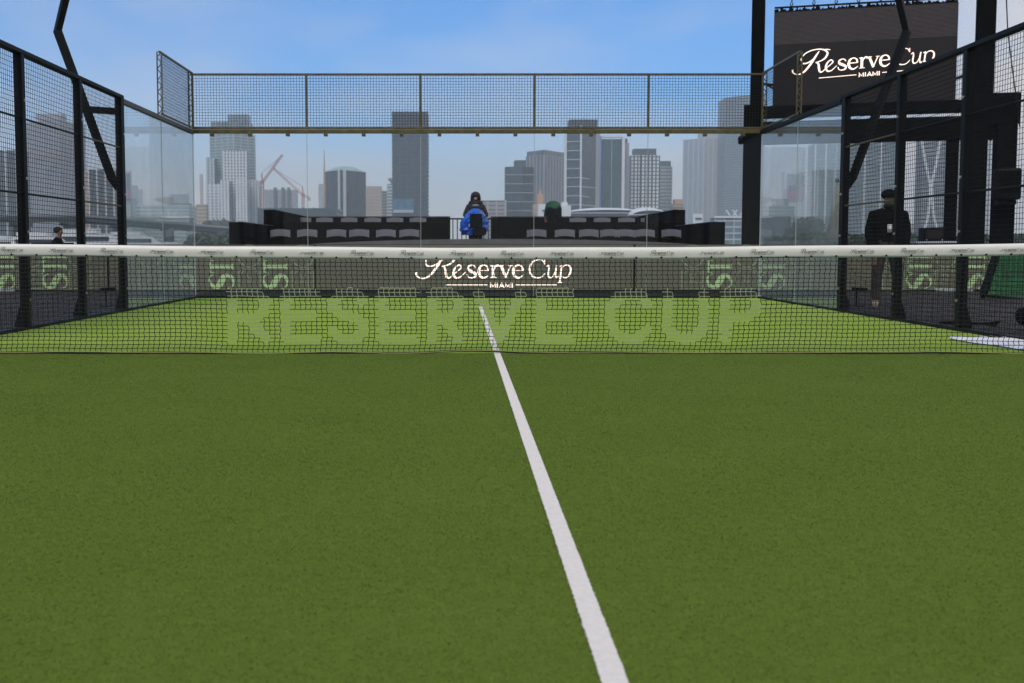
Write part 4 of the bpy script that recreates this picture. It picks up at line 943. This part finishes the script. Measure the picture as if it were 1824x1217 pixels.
for k in range(4): a = P(1300 + 6 * k, 384, 606 + CAM.y); MB().bar(a, a + Vector((2.2 * (1 if k % 2 else -1), 0, 3.2)), .5).build('roof_strut', 'white_wall', t)
t = tower('small white building above the right end of the seating box', [(1232, 700), (1250, 700)], 381, 'white_wall', None, None, cat='building', group='low city buildings', name='building'); block(t, 'window_strip', 1237, 1248, 388, 391, 699.5, 'slate', .6)
# arena roof
D = 720; Y = D + CAM.y
def dome(name, label, px0, px1, ytop, ybase, D, wing=.0):
    Y = D + CAM.y; t = thing(name, (sX((px0 + px1) / 2, D), Y, -1), label, 'roof', 'white curved roofs'); x0, x1 = sX(px0, D), sX(px1, D); zb, zt = P(px0, ybase, Y).z, P(px0, ytop, Y).z
    vs = []; n, m_ = 24, 8
    for i in range(n + 1):
        u = i / n; h = (1 - (2 * u - 1) ** 2) ** .55
        for j in range(m_ + 1):
            v = j / m_; vs.append((x0 + (x1 - x0) * u, Y + 50 * v, zb + (zt - zb) * h * (math.sin(math.pi * (.08 + .84 * v)) ** .5)))
    MB().add(vs, [(i * (m_ + 1) + j, (i + 1) * (m_ + 1) + j, (i + 1) * (m_ + 1) + j + 1, i * (m_ + 1) + j + 1) for i in range(n) for j in range(m_)]).build('shell', 'white_wall', t, smooth=True)
    MB().box((x0 + .5, Y + .4, -1), (x1 - .5, Y + 49.6, zb - .05)).build('hall', 'slate', t); MB().box((x0 - .5, Y - .6, zb - .04), (x1 + .5, Y + 50.5, zb + .35)).build('eave', 'white_wall', t)
    return t
dome('arena', 'long low curved white arena roof above the right box', 1006, 1160, 368, 380, 720); dome('arena', 'second smaller curved white roof at the right end of the arena', 1125, 1192, 367, 383, 700)
t = tower('white wedge shaped annexe at the left end of the arena roof', [(999, 690), (1016, 690)], 366, 'white_wall', None, None, cat='building', group='low city buildings', name='building'); block(t, 'roof_wedge', 1000, 1010, 360, 366, 692, 'white_wall', 6)
# right of the column, seen through the side glass and the fence
t = tower('blue grey banded block low in the right glass wall', [(1352, 900), (1408, 900)], 385, 'glass_slate', ('slate', 1, .4), ('concrete', 20, 1.5, .5), cat='building', group='low city buildings', name='building')
t = tower('dark teal block with slanted sides in the right glass wall', [(1375, 940), (1412, 940)], 367, 'glass_green', ('slate', 1, .4), None, cat='building', group='low city buildings', name='building'); block(t, 'upper_stage', 1380, 1402, 354, 367.2, 944, 'glass_green', 14)
t = tower('hazy tower with a dark purple poster seen in the right glass wall', [(1394, 1300), (1420, 1300)], 306, 'pale_wall', ('concrete', 1, .4)); block(t, 'poster', 1398, 1418, 310, 340, 1298, 'poster_dark', .8); block(t, 'poster', 1398, 1418, 340, 358, 1298, 'poster_pink', .8, 'purple lower half of the poster')
tower('bright white tower with sawtooth balconies in the right glass wall', [(1429, 1150), (1446, 1150)], 262, 'white_wall', ('white_wall', 1.6, 1.6), None, fl=4.5)
tower('blue grey tower with white vertical strips in the right glass wall', [(1447, 1080), (1503, 1080)], 256, 'glass_teal', ('slate', .8, .4), ('white_wall', 11, 1.3, .8))
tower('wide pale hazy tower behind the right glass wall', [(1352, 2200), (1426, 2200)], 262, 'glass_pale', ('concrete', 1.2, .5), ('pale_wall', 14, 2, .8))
tower('teal glass tower with a white stripe behind the standing man', [(1506, 1000), (1592, 1000)], 232, 'glass_teal', ('slate', .9, .4), ('white_wall', 15, 1.2, .7))
t = tower('grey tower with a white forked exoskeleton behind the right fence', [(1637, 1000), (1679, 1000)], 228, 'glass_slate', ('concrete', .9, .5)); D = 998; Y = D + CAM.y
for k in (-1, 1):
    for pts in ([(1658 + 19 * k, 230), (1658 + 15 * k, 260), (1658 + 8 * k, 300), (1658 + 2.5 * k, 325), (1658 + 2 * k, 345), (1658 + 5 * k, 385), (1658 + 12 * k, 410), (1658 + 20 * k, 424)],):
        MB().tube([P(x, y, Y) for x, y in spline(pts, 4)], 1.35, 6).build('exoskeleton', 'white_wall', t, smooth=True)
tower('pale ribbed tower seen between the two right columns', [(1742, 1000), (1766, 1000)], 214, 'glass_pale', ('concrete', 1, .4), ('white_wall', 5, 1, .6))
tower('small hazy grey block beside the exoskeleton tower', [(1618, 1800), (1634, 1800)], 398, 'lavender_wall', ('concrete', 1, .4))

# elevated causeway
t = thing('bridge', (-150, 430, -1.6), 'grey elevated causeway crossing the water behind the left fence', 'bridge'); mb = MB(); cap = MB(); path = []
for i in range(25):
    px = -220 + 720 * i / 24; D = 335 + 210 * (i / 24) ** 1.1; ytop = 384 if px < 150 else 384 + (px - 150) * .083
    path.append(P(px, ytop, D + CAM.y))
for a, b in zip(path, path[1:]):
    d = Vector((b.x - a.x, b.y - a.y, 0)).normalized(); n_ = Vector((-d.y, d.x, 0)) * 12
    for m_, z0, z1, wd in ((mb, -2.6, -.55, 1.0), (cap, -.54, .35, 1.12)):
        pts = [a, b, b + n_ * wd, a + n_ * wd]; o_ = -n_ * (wd - 1) * .5
        m_.add([tuple(p + o_ + Vector((0, 0, z0))) for p in pts] + [tuple(p + o_ + Vector((0, 0, z1))) for p in pts], [(3, 2, 1, 0), (4, 5, 6, 7), (0, 1, 5, 4), (1, 2, 6, 5), (2, 3, 7, 6), (3, 0, 4, 7)])
mb.build('girder', 'bridge', t); cap.build('parapet', 'concrete', t)
for i in range(2, 25, 3):
    a = path[i] + Vector((1, 5, 0)); MB().box((a.x - 1.6, a.y - 2, -4), (a.x + 1.6, a.y + 4, a.z - 2.65)).build('pier', 'bridge', t)
    MB().box((a.x - 3, a.y - 2.5, a.z - 4), (a.x + 3, a.y + 5, a.z - 2.62)).build('pier_cap', 'bridge', t)
# white boats and sheds at the water's edge under the causeway
def boat(px, D, ln, label):
    Y = D + CAM.y; c = Vector((sX(px, D), Y, -1.6)); t = thing('yacht', tuple(c), label, 'yacht', 'moored yachts'); h = ln * .13
    def ring(k, z): return [(c.x - ln * .5 * k, Y - ln * .12 * k, z), (c.x + ln * .3 * k, Y - ln * .13 * k, z), (c.x + ln * .5 * (1.04 if z > -1 else .9), Y, z + .2), (c.x + ln * .3 * k, Y + ln * .13 * k, z), (c.x - ln * .5 * k, Y + ln * .12 * k, z)]
    MB().add(ring(.86, -1.9) + ring(1, -1.6 + h), [tuple(range(4, -1, -1)), tuple(range(5, 10))] + [(i, (i + 1) % 5, 5 + (i + 1) % 5, 5 + i) for i in range(5)]).build('hull', 'white_wall', t)
    z = -1.6 + h; MB().prism([(c.x - ln * .35, Y - ln * .09), (c.x + ln * .2, Y - ln * .09), (c.x + ln * .2, Y + ln * .09), (c.x - ln * .35, Y + ln * .09)], z + .02, z + h * .8, top=[(c.x - ln * .33, Y - ln * .08), (c.x + ln * .08, Y - ln * .08), (c.x + ln * .08, Y + ln * .08), (c.x - ln * .33, Y + ln * .08)]).build('cabin', 'white_wall', t)
    MB().box((c.x - ln * .30, Y - ln * .0925, z + h * .3), (c.x + ln * .12, Y - ln * .091, z + h * .6)).build('cabin_window', 'slate', t)
    MB().box((c.x - ln * .3, Y - ln * .07, z + h * .85), (c.x, Y + ln * .07, z + h * 1.15)).build('flybridge', 'white_wall', t)
boat(90, 230, 22, 'white motor yacht moored behind the seated man'); boat(178, 250, 26, 'white motor yacht near the left corner post'); boat(255, 260, 24, 'white motor yacht low behind the left glass wall'); boat(318, 300, 16, 'small white motor yacht beside the causeway pier'); boat(20, 240, 20, 'white motor yacht at the left picture edge')
t = tower('long white boat shed under the causeway on the left', [(225, 420), (262, 420)], 417, 'white_wall', None, ('pale_wall', 4, .5, .2), cat='building', group='low city buildings', name='building')
t = tower('long pale quay shed behind the moored yachts', [(-60, 470), (205, 470)], 421, 'pale_wall', None, ('concrete', 6, .6, .2), cat='building', group='low city buildings', name='building')

# far shore trees: one mass on each side
def treeline(px0, px1, D, ylo, yhi, n, name, label, seed):
    rng = random.Random(seed); Y0 = D + CAM.y; mb = MB()
    for i in range(n):
        px = px0 + (px1 - px0) * (i + rng.random()) / n; Y = Y0 + rng.uniform(-6, 10); top = P(px, rng.uniform(yhi, ylo), Y).z; x = sX(px, D); r = rng.uniform(1.6, 3.2) * D / 200
        mb.tube([(x, Y, -1.2), (x, Y, top * .6)], .18, 5, 1)
        for k in range(170):
            a = rng.uniform(0, 6.28); ph = math.acos(rng.uniform(-1, 1)); q = r * rng.uniform(.45, 1.0) ** .5
            c = Vector((x + q * math.sin(ph) * math.cos(a), Y + q * math.sin(ph) * math.sin(a), top - r * .75 + q * .75 * math.cos(ph)))
            if c.z < -.9: continue
            u = Vector((rng.uniform(-1, 1), rng.uniform(-1, 1), rng.uniform(-1, 1))).normalized() * .42 * D / 200; v = u.orthogonal().normalized() * u.length * .8
            mb.add([c - u - v, c + u - v, c + u + v, c - u + v], [(0, 1, 2, 3)])
    tag(mb.build(name, ['leaf', 'bark'], origin=(sX((px0 + px1) / 2, D), Y0, -1)), label, 'trees', kind='stuff')
treeline(1395, 1860, 210, 424, 414, 46, 'treeline', 'dark green belt of shore trees behind the right fence', 1)
treeline(1430, 1450, 700, 392, 386, 8, 'treeline', 'far clump of trees at the foot of the white sawtooth tower', 5)
treeline(330, 480, 330, 428, 417, 20, 'treeline', 'green shore trees below the causeway behind the left corner', 2); treeline(375, 412, 900, 396, 392, 9, 'treeline', 'dark clump of trees at the foot of the stepped high rise', 3)

# ------------------------------------------------------------------ people
def person(label, J, E, loc, rz=0.0, root='pelvis', mats=('jacket_black',)):
    """J: name -> (x, y, z, radius, material index); E: bone list. The body is grown as one skin."""
    names = list(J); idx = {n: i for i, n in enumerate(names)}
    me = bpy.data.meshes.new('person'); me.from_pydata([J[n][:3] for n in names], [(idx[a], idx[b]) for a, b in E], [])
    o = bpy.data.objects.new('person', me); col.objects.link(o)
    o.modifiers.new('skin', 'SKIN').use_smooth_shade = True
    for i, n in enumerate(names):
        d = me.skin_vertices[0].data[i]; r = J[n][3]; d.radius = (r, r) if not isinstance(r, tuple) else r; d.use_root = n == root
    o.modifiers.new('sub', 'SUBSURF').levels = 2; o.modifiers['sub'].render_levels = 2
    dg = bpy.context.evaluated_depsgraph_get(); dg.update()
    nm = bpy.data.meshes.new_from_object(o.evaluated_get(dg)); o.modifiers.clear(); o.data = nm; bpy.data.meshes.remove(me)
    nm.materials.clear()
    for m_ in mats: nm.materials.append(MATS[m_])
    segs = [(Vector(J[a][:3]), Vector(J[b][:3]), J[b][4]) for a, b in E]
    for p in nm.polygons:
        best = None
        for a, b, m_ in segs:
            ab = b - a; t_ = max(0, min(1, (p.center - a).dot(ab) / max(ab.length_squared, 1e-9))); dd = (p.center - a - ab * t_).length
            if best is None or dd < best[0]: best = (dd, m_)
        p.material_index = best[1]; p.use_smooth = True
    o.location = loc; o.rotation_euler.z = rz
    return tag(o, label, 'person')
def ball(c, r, sc_=(1, 1, 1), n=14):
    mb = MB(); prof = [(math.sin(math.pi * i / 10), -math.cos(math.pi * i / 10)) for i in range(11)]
    mb.lathe([(max(a, .02), b) for a, b in prof], (0, 0, 0), n); mb.v = [(c[0] + x * r * sc_[0], c[1] + y * r * sc_[1], c[2] + z * r * sc_[2]) for x, y, z in mb.v]; return mb
def child(mb, name, m, par):
    o = mb.build(name, m, None, smooth=True); o.parent = par; return o
def hand(J, E, wrist, side, m=0, down=True):
    w_ = Vector(J[wrist][:3]); d = -1 if down else 0
    J[wrist + '_palm'] = (w_.x + .005 * side, w_.y - .01, w_.z - .065, (.030, .022), m); E.append((wrist, wrist + '_palm'))
    for k, (dy, ln) in enumerate(((-.032, .062), (-.012, .075), (.010, .07), (.030, .055))):
        a, b = wrist + 'f%d' % k, wrist + 'g%d' % k
        J[a] = (w_.x + .004 * side, w_.y - .01 + dy, w_.z - .105 - ln * .3, .0095, m); J[b] = (w_.x - .018 * side, w_.y - .012 + dy, w_.z - .105 - ln, .0085, m); E += [(wrist + '_palm', a), (a, b)]
    J[wrist + 't'] = (w_.x - .012 * side, w_.y - .052, w_.z - .06, .011, m); J[wrist + 'u'] = (w_.x - .022 * side, w_.y - .062, w_.z - .095, .009, m); E += [(wrist + '_palm', wrist + 't'), (wrist + 't', wrist + 'u')]
SK, TOP, LEG, SHOE = 0, 1, 2, 3
def standing(lean=0.0, arm_out=.0):
    J = {'pelvis': (0, .0, .96, (.155, .115), LEG), 'waist': (0, 0, 1.10, (.15, .11), TOP), 'chest': (0, .0, 1.30, (.185, .125), TOP), 'upper': (0, .01, 1.42, (.16, .10), TOP), 'neck': (0, .01, 1.50, .062, TOP),
         'chin': (0, -.012, 1.565, (.062, .07), SK), 'head': (0, -.012, 1.63, (.078, .095), SK), 'crown': (0, 0, 1.70, (.066, .08), SK), 'nose': (0, -.108, 1.605, .013, SK)}
    E = [('pelvis', 'waist'), ('waist', 'chest'), ('chest', 'upper'), ('upper', 'neck'), ('neck', 'chin'), ('chin', 'head'), ('head', 'crown'), ('head', 'nose')]
    for s, n in ((-1, 'l'), (1, 'r')):
        J.update({n + 'sh': (.19 * s, .01, 1.41, .075, TOP), n + 'el': (.27 * s, .05, 1.15, .058, TOP), n + 'wr': (.265 * s, -.02, .90, .038, TOP),
                  n + 'hip': (.10 * s, 0, .90, .105, LEG), n + 'kn': (.115 * s, -.015, .50, .072, LEG), n + 'an': (.12 * s, .02, .11, .052, LEG), n + 'heel': (.12 * s, .03, .05, .045, SHOE), n + 'toe': (.135 * s, -.15, .035, .038, SHOE)})
        E += [('upper', n + 'sh'), (n + 'sh', n + 'el'), (n + 'el', n + 'wr'), ('pelvis', n + 'hip'), (n + 'hip', n + 'kn'), (n + 'kn', n + 'an'), (n + 'an', n + 'heel'), (n + 'heel', n + 'toe')]
    return J, E
# man in black behind the right fence
J, E = standing()
J.update({'pelvis': (0, 0, .96, (.20, .14), TOP), 'waist': (0, 0, 1.10, (.215, .15), TOP), 'chest': (0, 0, 1.30, (.225, .155), TOP), 'upper': (0, .01, 1.42, (.17, .11), TOP), 'neck': (0, .01, 1.50, .075, TOP), 'chin': (0, -.012, 1.56, (.08, .085), SK), 'head': (0, -.012, 1.63, (.10, .115), SK), 'crown': (0, 0, 1.70, (.08, .09), SK), 'nose': (0, -.125, 1.61, .015, SK)})
for s, n in ((-1, 'l'), (1, 'r')):
    J[n + 'sh'] = (.21 * s, .01, 1.39, .095, TOP); J[n + 'el'] = (.265 * s, .02, 1.13, .078, TOP); J[n + 'wr'] = (.25 * s, -.05, .90, .05, TOP); J[n + 'hip'] = (.11 * s, 0, .88, .12, LEG); J[n + 'kn'] = (.14 * s, -.015, .50, .085, LEG); J[n + 'an'] = (.15 * s, .02, .12, .065, LEG); J[n + 'heel'] = (.15 * s, .03, .05, .05, SHOE); J[n + 'toe'] = (.17 * s, -.16, .035, .042, SHOE)
hand(J, E, 'lwr', -1); hand(J, E, 'rwr', 1)
c = zc(1578, 546); PX = c
man = person('standing man in black jacket, black cap and white badge behind the right fence', J, E, (c.x, c.y, -.016), R(-14), mats=('skin', 'jacket_black', 'trousers', 'shoe'))
mb = ball((0, -.005, 1.70), .125, (.95, 1.05, .66)); child(mb, 'cap', 'jacket_black', man)
mb = MB().add([(-.075, -.09, 1.683), (.075, -.09, 1.683), (.06, -.18, 1.668), (-.06, -.18, 1.668), (-.075, -.09, 1.693), (.075, -.09, 1.693), (.06, -.18, 1.676), (-.06, -.18, 1.676)], [(3, 2, 1, 0), (4, 5, 6, 7), (0, 1, 5, 4), (1, 2, 6, 5), (2, 3, 7, 6), (3, 0, 4, 7)]); child(mb, 'cap_brim', 'jacket_black', man)
mb = MB().box((-.035, -.182, 1.13), (.03, -.176, 1.25)); child(mb, 'badge', 'badge', man)
mb = MB(); mb.tube([(-.06, -.09, 1.50), (-.045, -.16, 1.38), (-.003, -.182, 1.25)], .006, 5); mb.tube([(.06, -.09, 1.50), (.04, -.16, 1.38), (-.003, -.182, 1.25)], .006, 5); child(mb, 'lanyard', 'trousers_black', man)
mb = MB()
for s in (-1, 1): e_ = ball((.035 * s, -.118, 1.635), .008); mb.add(e_.v, e_.f)
child(mb, 'eyes', 'hair', man)
mb = ball((0, -.05, 1.53), .085, (1, .8, .6)); child(mb, 'beard', 'hair', man)
# camera operator in the gap
J, E = standing()
for s, n in ((-1, 'l'), (1, 'r')): J[n + 'el'] = (.30 * s, -.06, 1.16, .06, TOP); J[n + 'wr'] = (.12 * s, -.30, 1.14, .05, TOP)
J['head'] = (0, -.03, 1.62, (.08, .095), SK); J['nose'] = (0, -.125, 1.58, .013, SK)
yo = 28.0 + CAM.y; ox = sX(847, 28.0)
op = person('camera operator in a dark hood bent over a blue covered camera', J, E, (ox, yo, .58), 0, mats=('skin', 'hood', 'trousers_black', 'trousers_black'))
mb = MB(); vs = []; n_, m_ = 20, 12                      # hood: open towards the face
for i in range(m_ + 1):
    th = math.pi * (.10 + .78 * i / m_)
    for k in range(n_ + 1):
        a = math.pi * (-.22 + 1.44 * k / n_); rr = .145 * (1 if th < 1.7 else 1 + .35 * (th - 1.7))
        vs.append((rr * math.sin(th) * math.cos(a) * .95, .0 + rr * math.sin(th) * math.sin(a) * 1.05, 1.63 + .15 * math.cos(th)))
mb.add(vs, [(i * (n_ + 1) + k, i * (n_ + 1) + k + 1, (i + 1) * (n_ + 1) + k + 1, (i + 1) * (n_ + 1) + k) for i in range(m_) for k in range(n_)])
dr_ = ball((0, .03, 1.50), .17, (1.15, .8, .55)); mb.add(dr_.v, dr_.f); br_ = ball((0, -.07, 1.70), .10, (1.1, .6, .45)); mb.add(br_.v, br_.f); cap_ = ball((0, .02, 1.70), .125, (1, 1.05, .85)); mb.add(cap_.v, cap_.f); child(mb, 'hood', 'hood', op)
mb = ball((.128, -.03, 1.645), .045, (.4, 1, 1.1)); child(mb, 'earpiece', 'concrete', op)
mb = ball((0, -.105, 1.43), .085, (1.1, .35, .5)); child(mb, 'scarf', 'chair_grey', op)
yc = yo - .62; cam_z = .58
t = thing('broadcast_camera', (ox - .02, yc, cam_z), 'broadcast camera under a crumpled blue rain cover on a tripod', 'camera')
mb = MB(); rng = random.Random(9); vs = []; n_ = 22; zt, zl = P(845, 372, yc).z, P(845, 419, yc).z
for i in range(11):
    u = i / 10; z = zt + (zl - zt) * u; w_ = (.10 + .27 * min(1, u * 2.1) ** .7) * (1 - .22 * max(0, u - .72) / .28) if i else .06
    for k in range(n_):
        a = 2 * math.pi * k / n_; q = w_ * (.92 + .10 * math.sin(5 * a + u * 4) + .07 * math.sin(9 * a - u * 9) + rng.uniform(-.09, .09)); vs.append((ox - .02 + q * math.cos(a) - .05 * u, yc + q * math.sin(a) * 1.1, z + rng.uniform(-.015, .015)))
mb.add(vs, [(i * n_ + (k + 1) % n_, i * n_ + k, (i + 1) * n_ + k, (i + 1) * n_ + (k + 1) % n_) for i in range(10) for k in range(n_)] + [tuple(range(n_)), tuple(10 * n_ + k for k in range(n_ - 1, -1, -1))])
mb.build('rain_cover', 'blue_cover', t)
a, b = P(837, 406, yc - .5), P(859, 381, yc - .5); MB().cbox((a.x, yc - .56, a.z), (b.x, yc - .2, b.z), .02).build('lens_hood', 'black_matte', t)
a, b = P(846, 418, yc - .4), P(866, 405, yc - .4); MB().cbox((a.x, yc - .46, a.z), (b.x, yc - .15, b.z), .02).build('mount_head', 'black_metal', t)
MB().tube([(ox, yc, .9), (ox, yc, zl + .1)], .05, 8).build('column', 'black_metal', t)
for k in range(3): an = R(90 + 120 * k); MB().tube([(ox, yc, zl), (ox + .4 * math.cos(an), yc + .4 * math.sin(an), .58)], .025, 6).build('tripod_leg', 'black_metal', t)
# person in green bending over, back to the court
J = {'pelvis': (0, 0, .88, (.22, .17), LEG), 'waist': (0, .08, 1.0, (.23, .21), TOP), 'chest': (0, .24, 1.04, (.22, .22), TOP), 'upper': (0, .42, .98, (.17, .16), TOP), 'neck': (0, .50, 1.07, .06, TOP), 'chin': (0, .55, 1.02, .07, SK), 'head': (0, .60, .96, (.085, .085), SK), 'crown': (0, .64, .90, .07, SK)}
E = [('pelvis', 'waist'), ('waist', 'chest'), ('chest', 'upper'), ('upper', 'neck'), ('neck', 'chin'), ('chin', 'head'), ('head', 'crown')]
for s, n in ((-1, 'l'), (1, 'r')):
    J.update({n + 'sh': (.15 * s, .44, .96, .085, TOP), n + 'el': (.17 * s, .54, .78, .062, TOP), n + 'wr': (.15 * s, .60, .66, .04, SK), n + 'hip': (.11 * s, 0, .82, .14, LEG), n + 'kn': (.12 * s, -.03, .46, .09, LEG), n + 'an': (.13 * s, 0, .11, .052, LEG), n + 'heel': (.13 * s, -.01, .05, .045, SHOE), n + 'toe': (.14 * s, .16, .035, .04, SHOE)})
    E += [('upper', n + 'sh'), (n + 'sh', n + 'el'), (n + 'el', n + 'wr'), ('pelvis', n + 'hip'), (n + 'hip', n + 'kn'), (n + 'kn', n + 'an'), (n + 'an', n + 'heel'), (n + 'heel', n + 'toe')]
hand(J, E, 'lwr', -1); hand(J, E, 'rwr', 1)
gp = person('person in a green jacket bending over in the right spectator box', J, E, (sX(986, 31.6), 31.4 + CAM.y, 1.10), R(6), mats=('skin', 'jacket_green', 'trousers_black', 'trousers_black'))
child(ball((0, .61, .955), .105, (.9, 1, 1)), 'hair', 'hair', gp)
# seated man behind the left fence
J = {'pelvis': (0, 0, .52, (.16, .13), LEG), 'waist': (-.02, 0, .66, (.15, .11), TOP), 'chest': (0, 0, .86, (.18, .12), TOP), 'upper': (.02, 0, .98, (.15, .10), TOP), 'neck': (.03, 0, 1.06, .06, TOP), 'chin': (.055, 0, 1.13, (.07, .06), SK), 'head': (.05, 0, 1.20, (.095, .078), SK), 'crown': (.035, 0, 1.27, .068, SK), 'nose': (.152, 0, 1.175, .014, SK)}
E = [('pelvis', 'waist'), ('waist', 'chest'), ('chest', 'upper'), ('upper', 'neck'), ('neck', 'chin'), ('chin', 'head'), ('head', 'crown'), ('head', 'nose')]
for s, n in ((-1, 'l'), (1, 'r')):
    J.update({n + 'sh': (.02, .19 * s, .97, .075, TOP), n + 'el': (.08, .26 * s, .70, .058, TOP), n + 'wr': (.32, .18 * s, .66, .038, SK), n + 'hip': (.06, .10 * s, .50, .105, LEG), n + 'kn': (.46, .12 * s, .50, .075, LEG), n + 'an': (.48, .12 * s, .11, .052, LEG), n + 'heel': (.46, .12 * s, .05, .045, SHOE), n + 'toe': (.64, .13 * s, .035, .04, SHOE)})
    E += [('upper', n + 'sh'), (n + 'sh', n + 'el'), (n + 'el', n + 'wr'), ('pelvis', n + 'hip'), (n + 'hip', n + 'kn'), (n + 'kn', n + 'an'), (n + 'an', n + 'heel'), (n + 'heel', n + 'toe')]
hand(J, E, 'lwr', -1); hand(J, E, 'rwr', 1)
ys_ = 25.0 + CAM.y; xs_ = sX(104, 25.0)
st = person('seated dark haired man in dark jacket looking right behind the left fence', J, E, (xs_, ys_, .08), 0, mats=('skin', 'jacket_black', 'trousers_black', 'trousers_black'))
mb = ball((.02, 0, 1.235), .105, (1.0, .9, .8)); child(mb, 'hair', 'hair', st)
t = thing('bench_seat', (xs_ - .1, ys_, 0), 'low black seat with a back under the seated man', 'seat')
MB().cbox((xs_ - .75, ys_ - .4, .40), (xs_ + .5, ys_ + .4, .47), .02).build('seat', 'black_matte', t); MB().cbox((xs_ - .75, ys_ + .32, .47), (xs_ + .25, ys_ + .42, 1.02), .02).build('backrest', 'black_matte', t)
for dx in (-.7, .45):
    for dy in (-.35, .35): MB().box((xs_ + dx - .03, ys_ + dy - .03, -.016), (xs_ + dx + .03, ys_ + dy + .03, .40)).build('leg', 'black_metal', t)

# ------------------------------------------------------------------ damp sea air
hm = bpy.data.materials.new('haze'); hm.use_nodes = True; MATS['haze'] = hm; n_ = hm.node_tree.nodes; n_.clear()
ho = n_.new('ShaderNodeOutputMaterial'); hv = n_.new('ShaderNodeVolumePrincipled'); hv.inputs['Color'].default_value = (.90, .955, .97, 1); hv.inputs['Density'].default_value = HAZE; hv.inputs['Anisotropy'].default_value = 0.0
hm.node_tree.links.new(hv.outputs[0], ho.inputs['Volume'])
tag(MB().box((-4900, -1500, -8), (4900, 4900, 330)).build('haze', 'haze'), 'even pale sea haze around the whole place', kind='stuff')
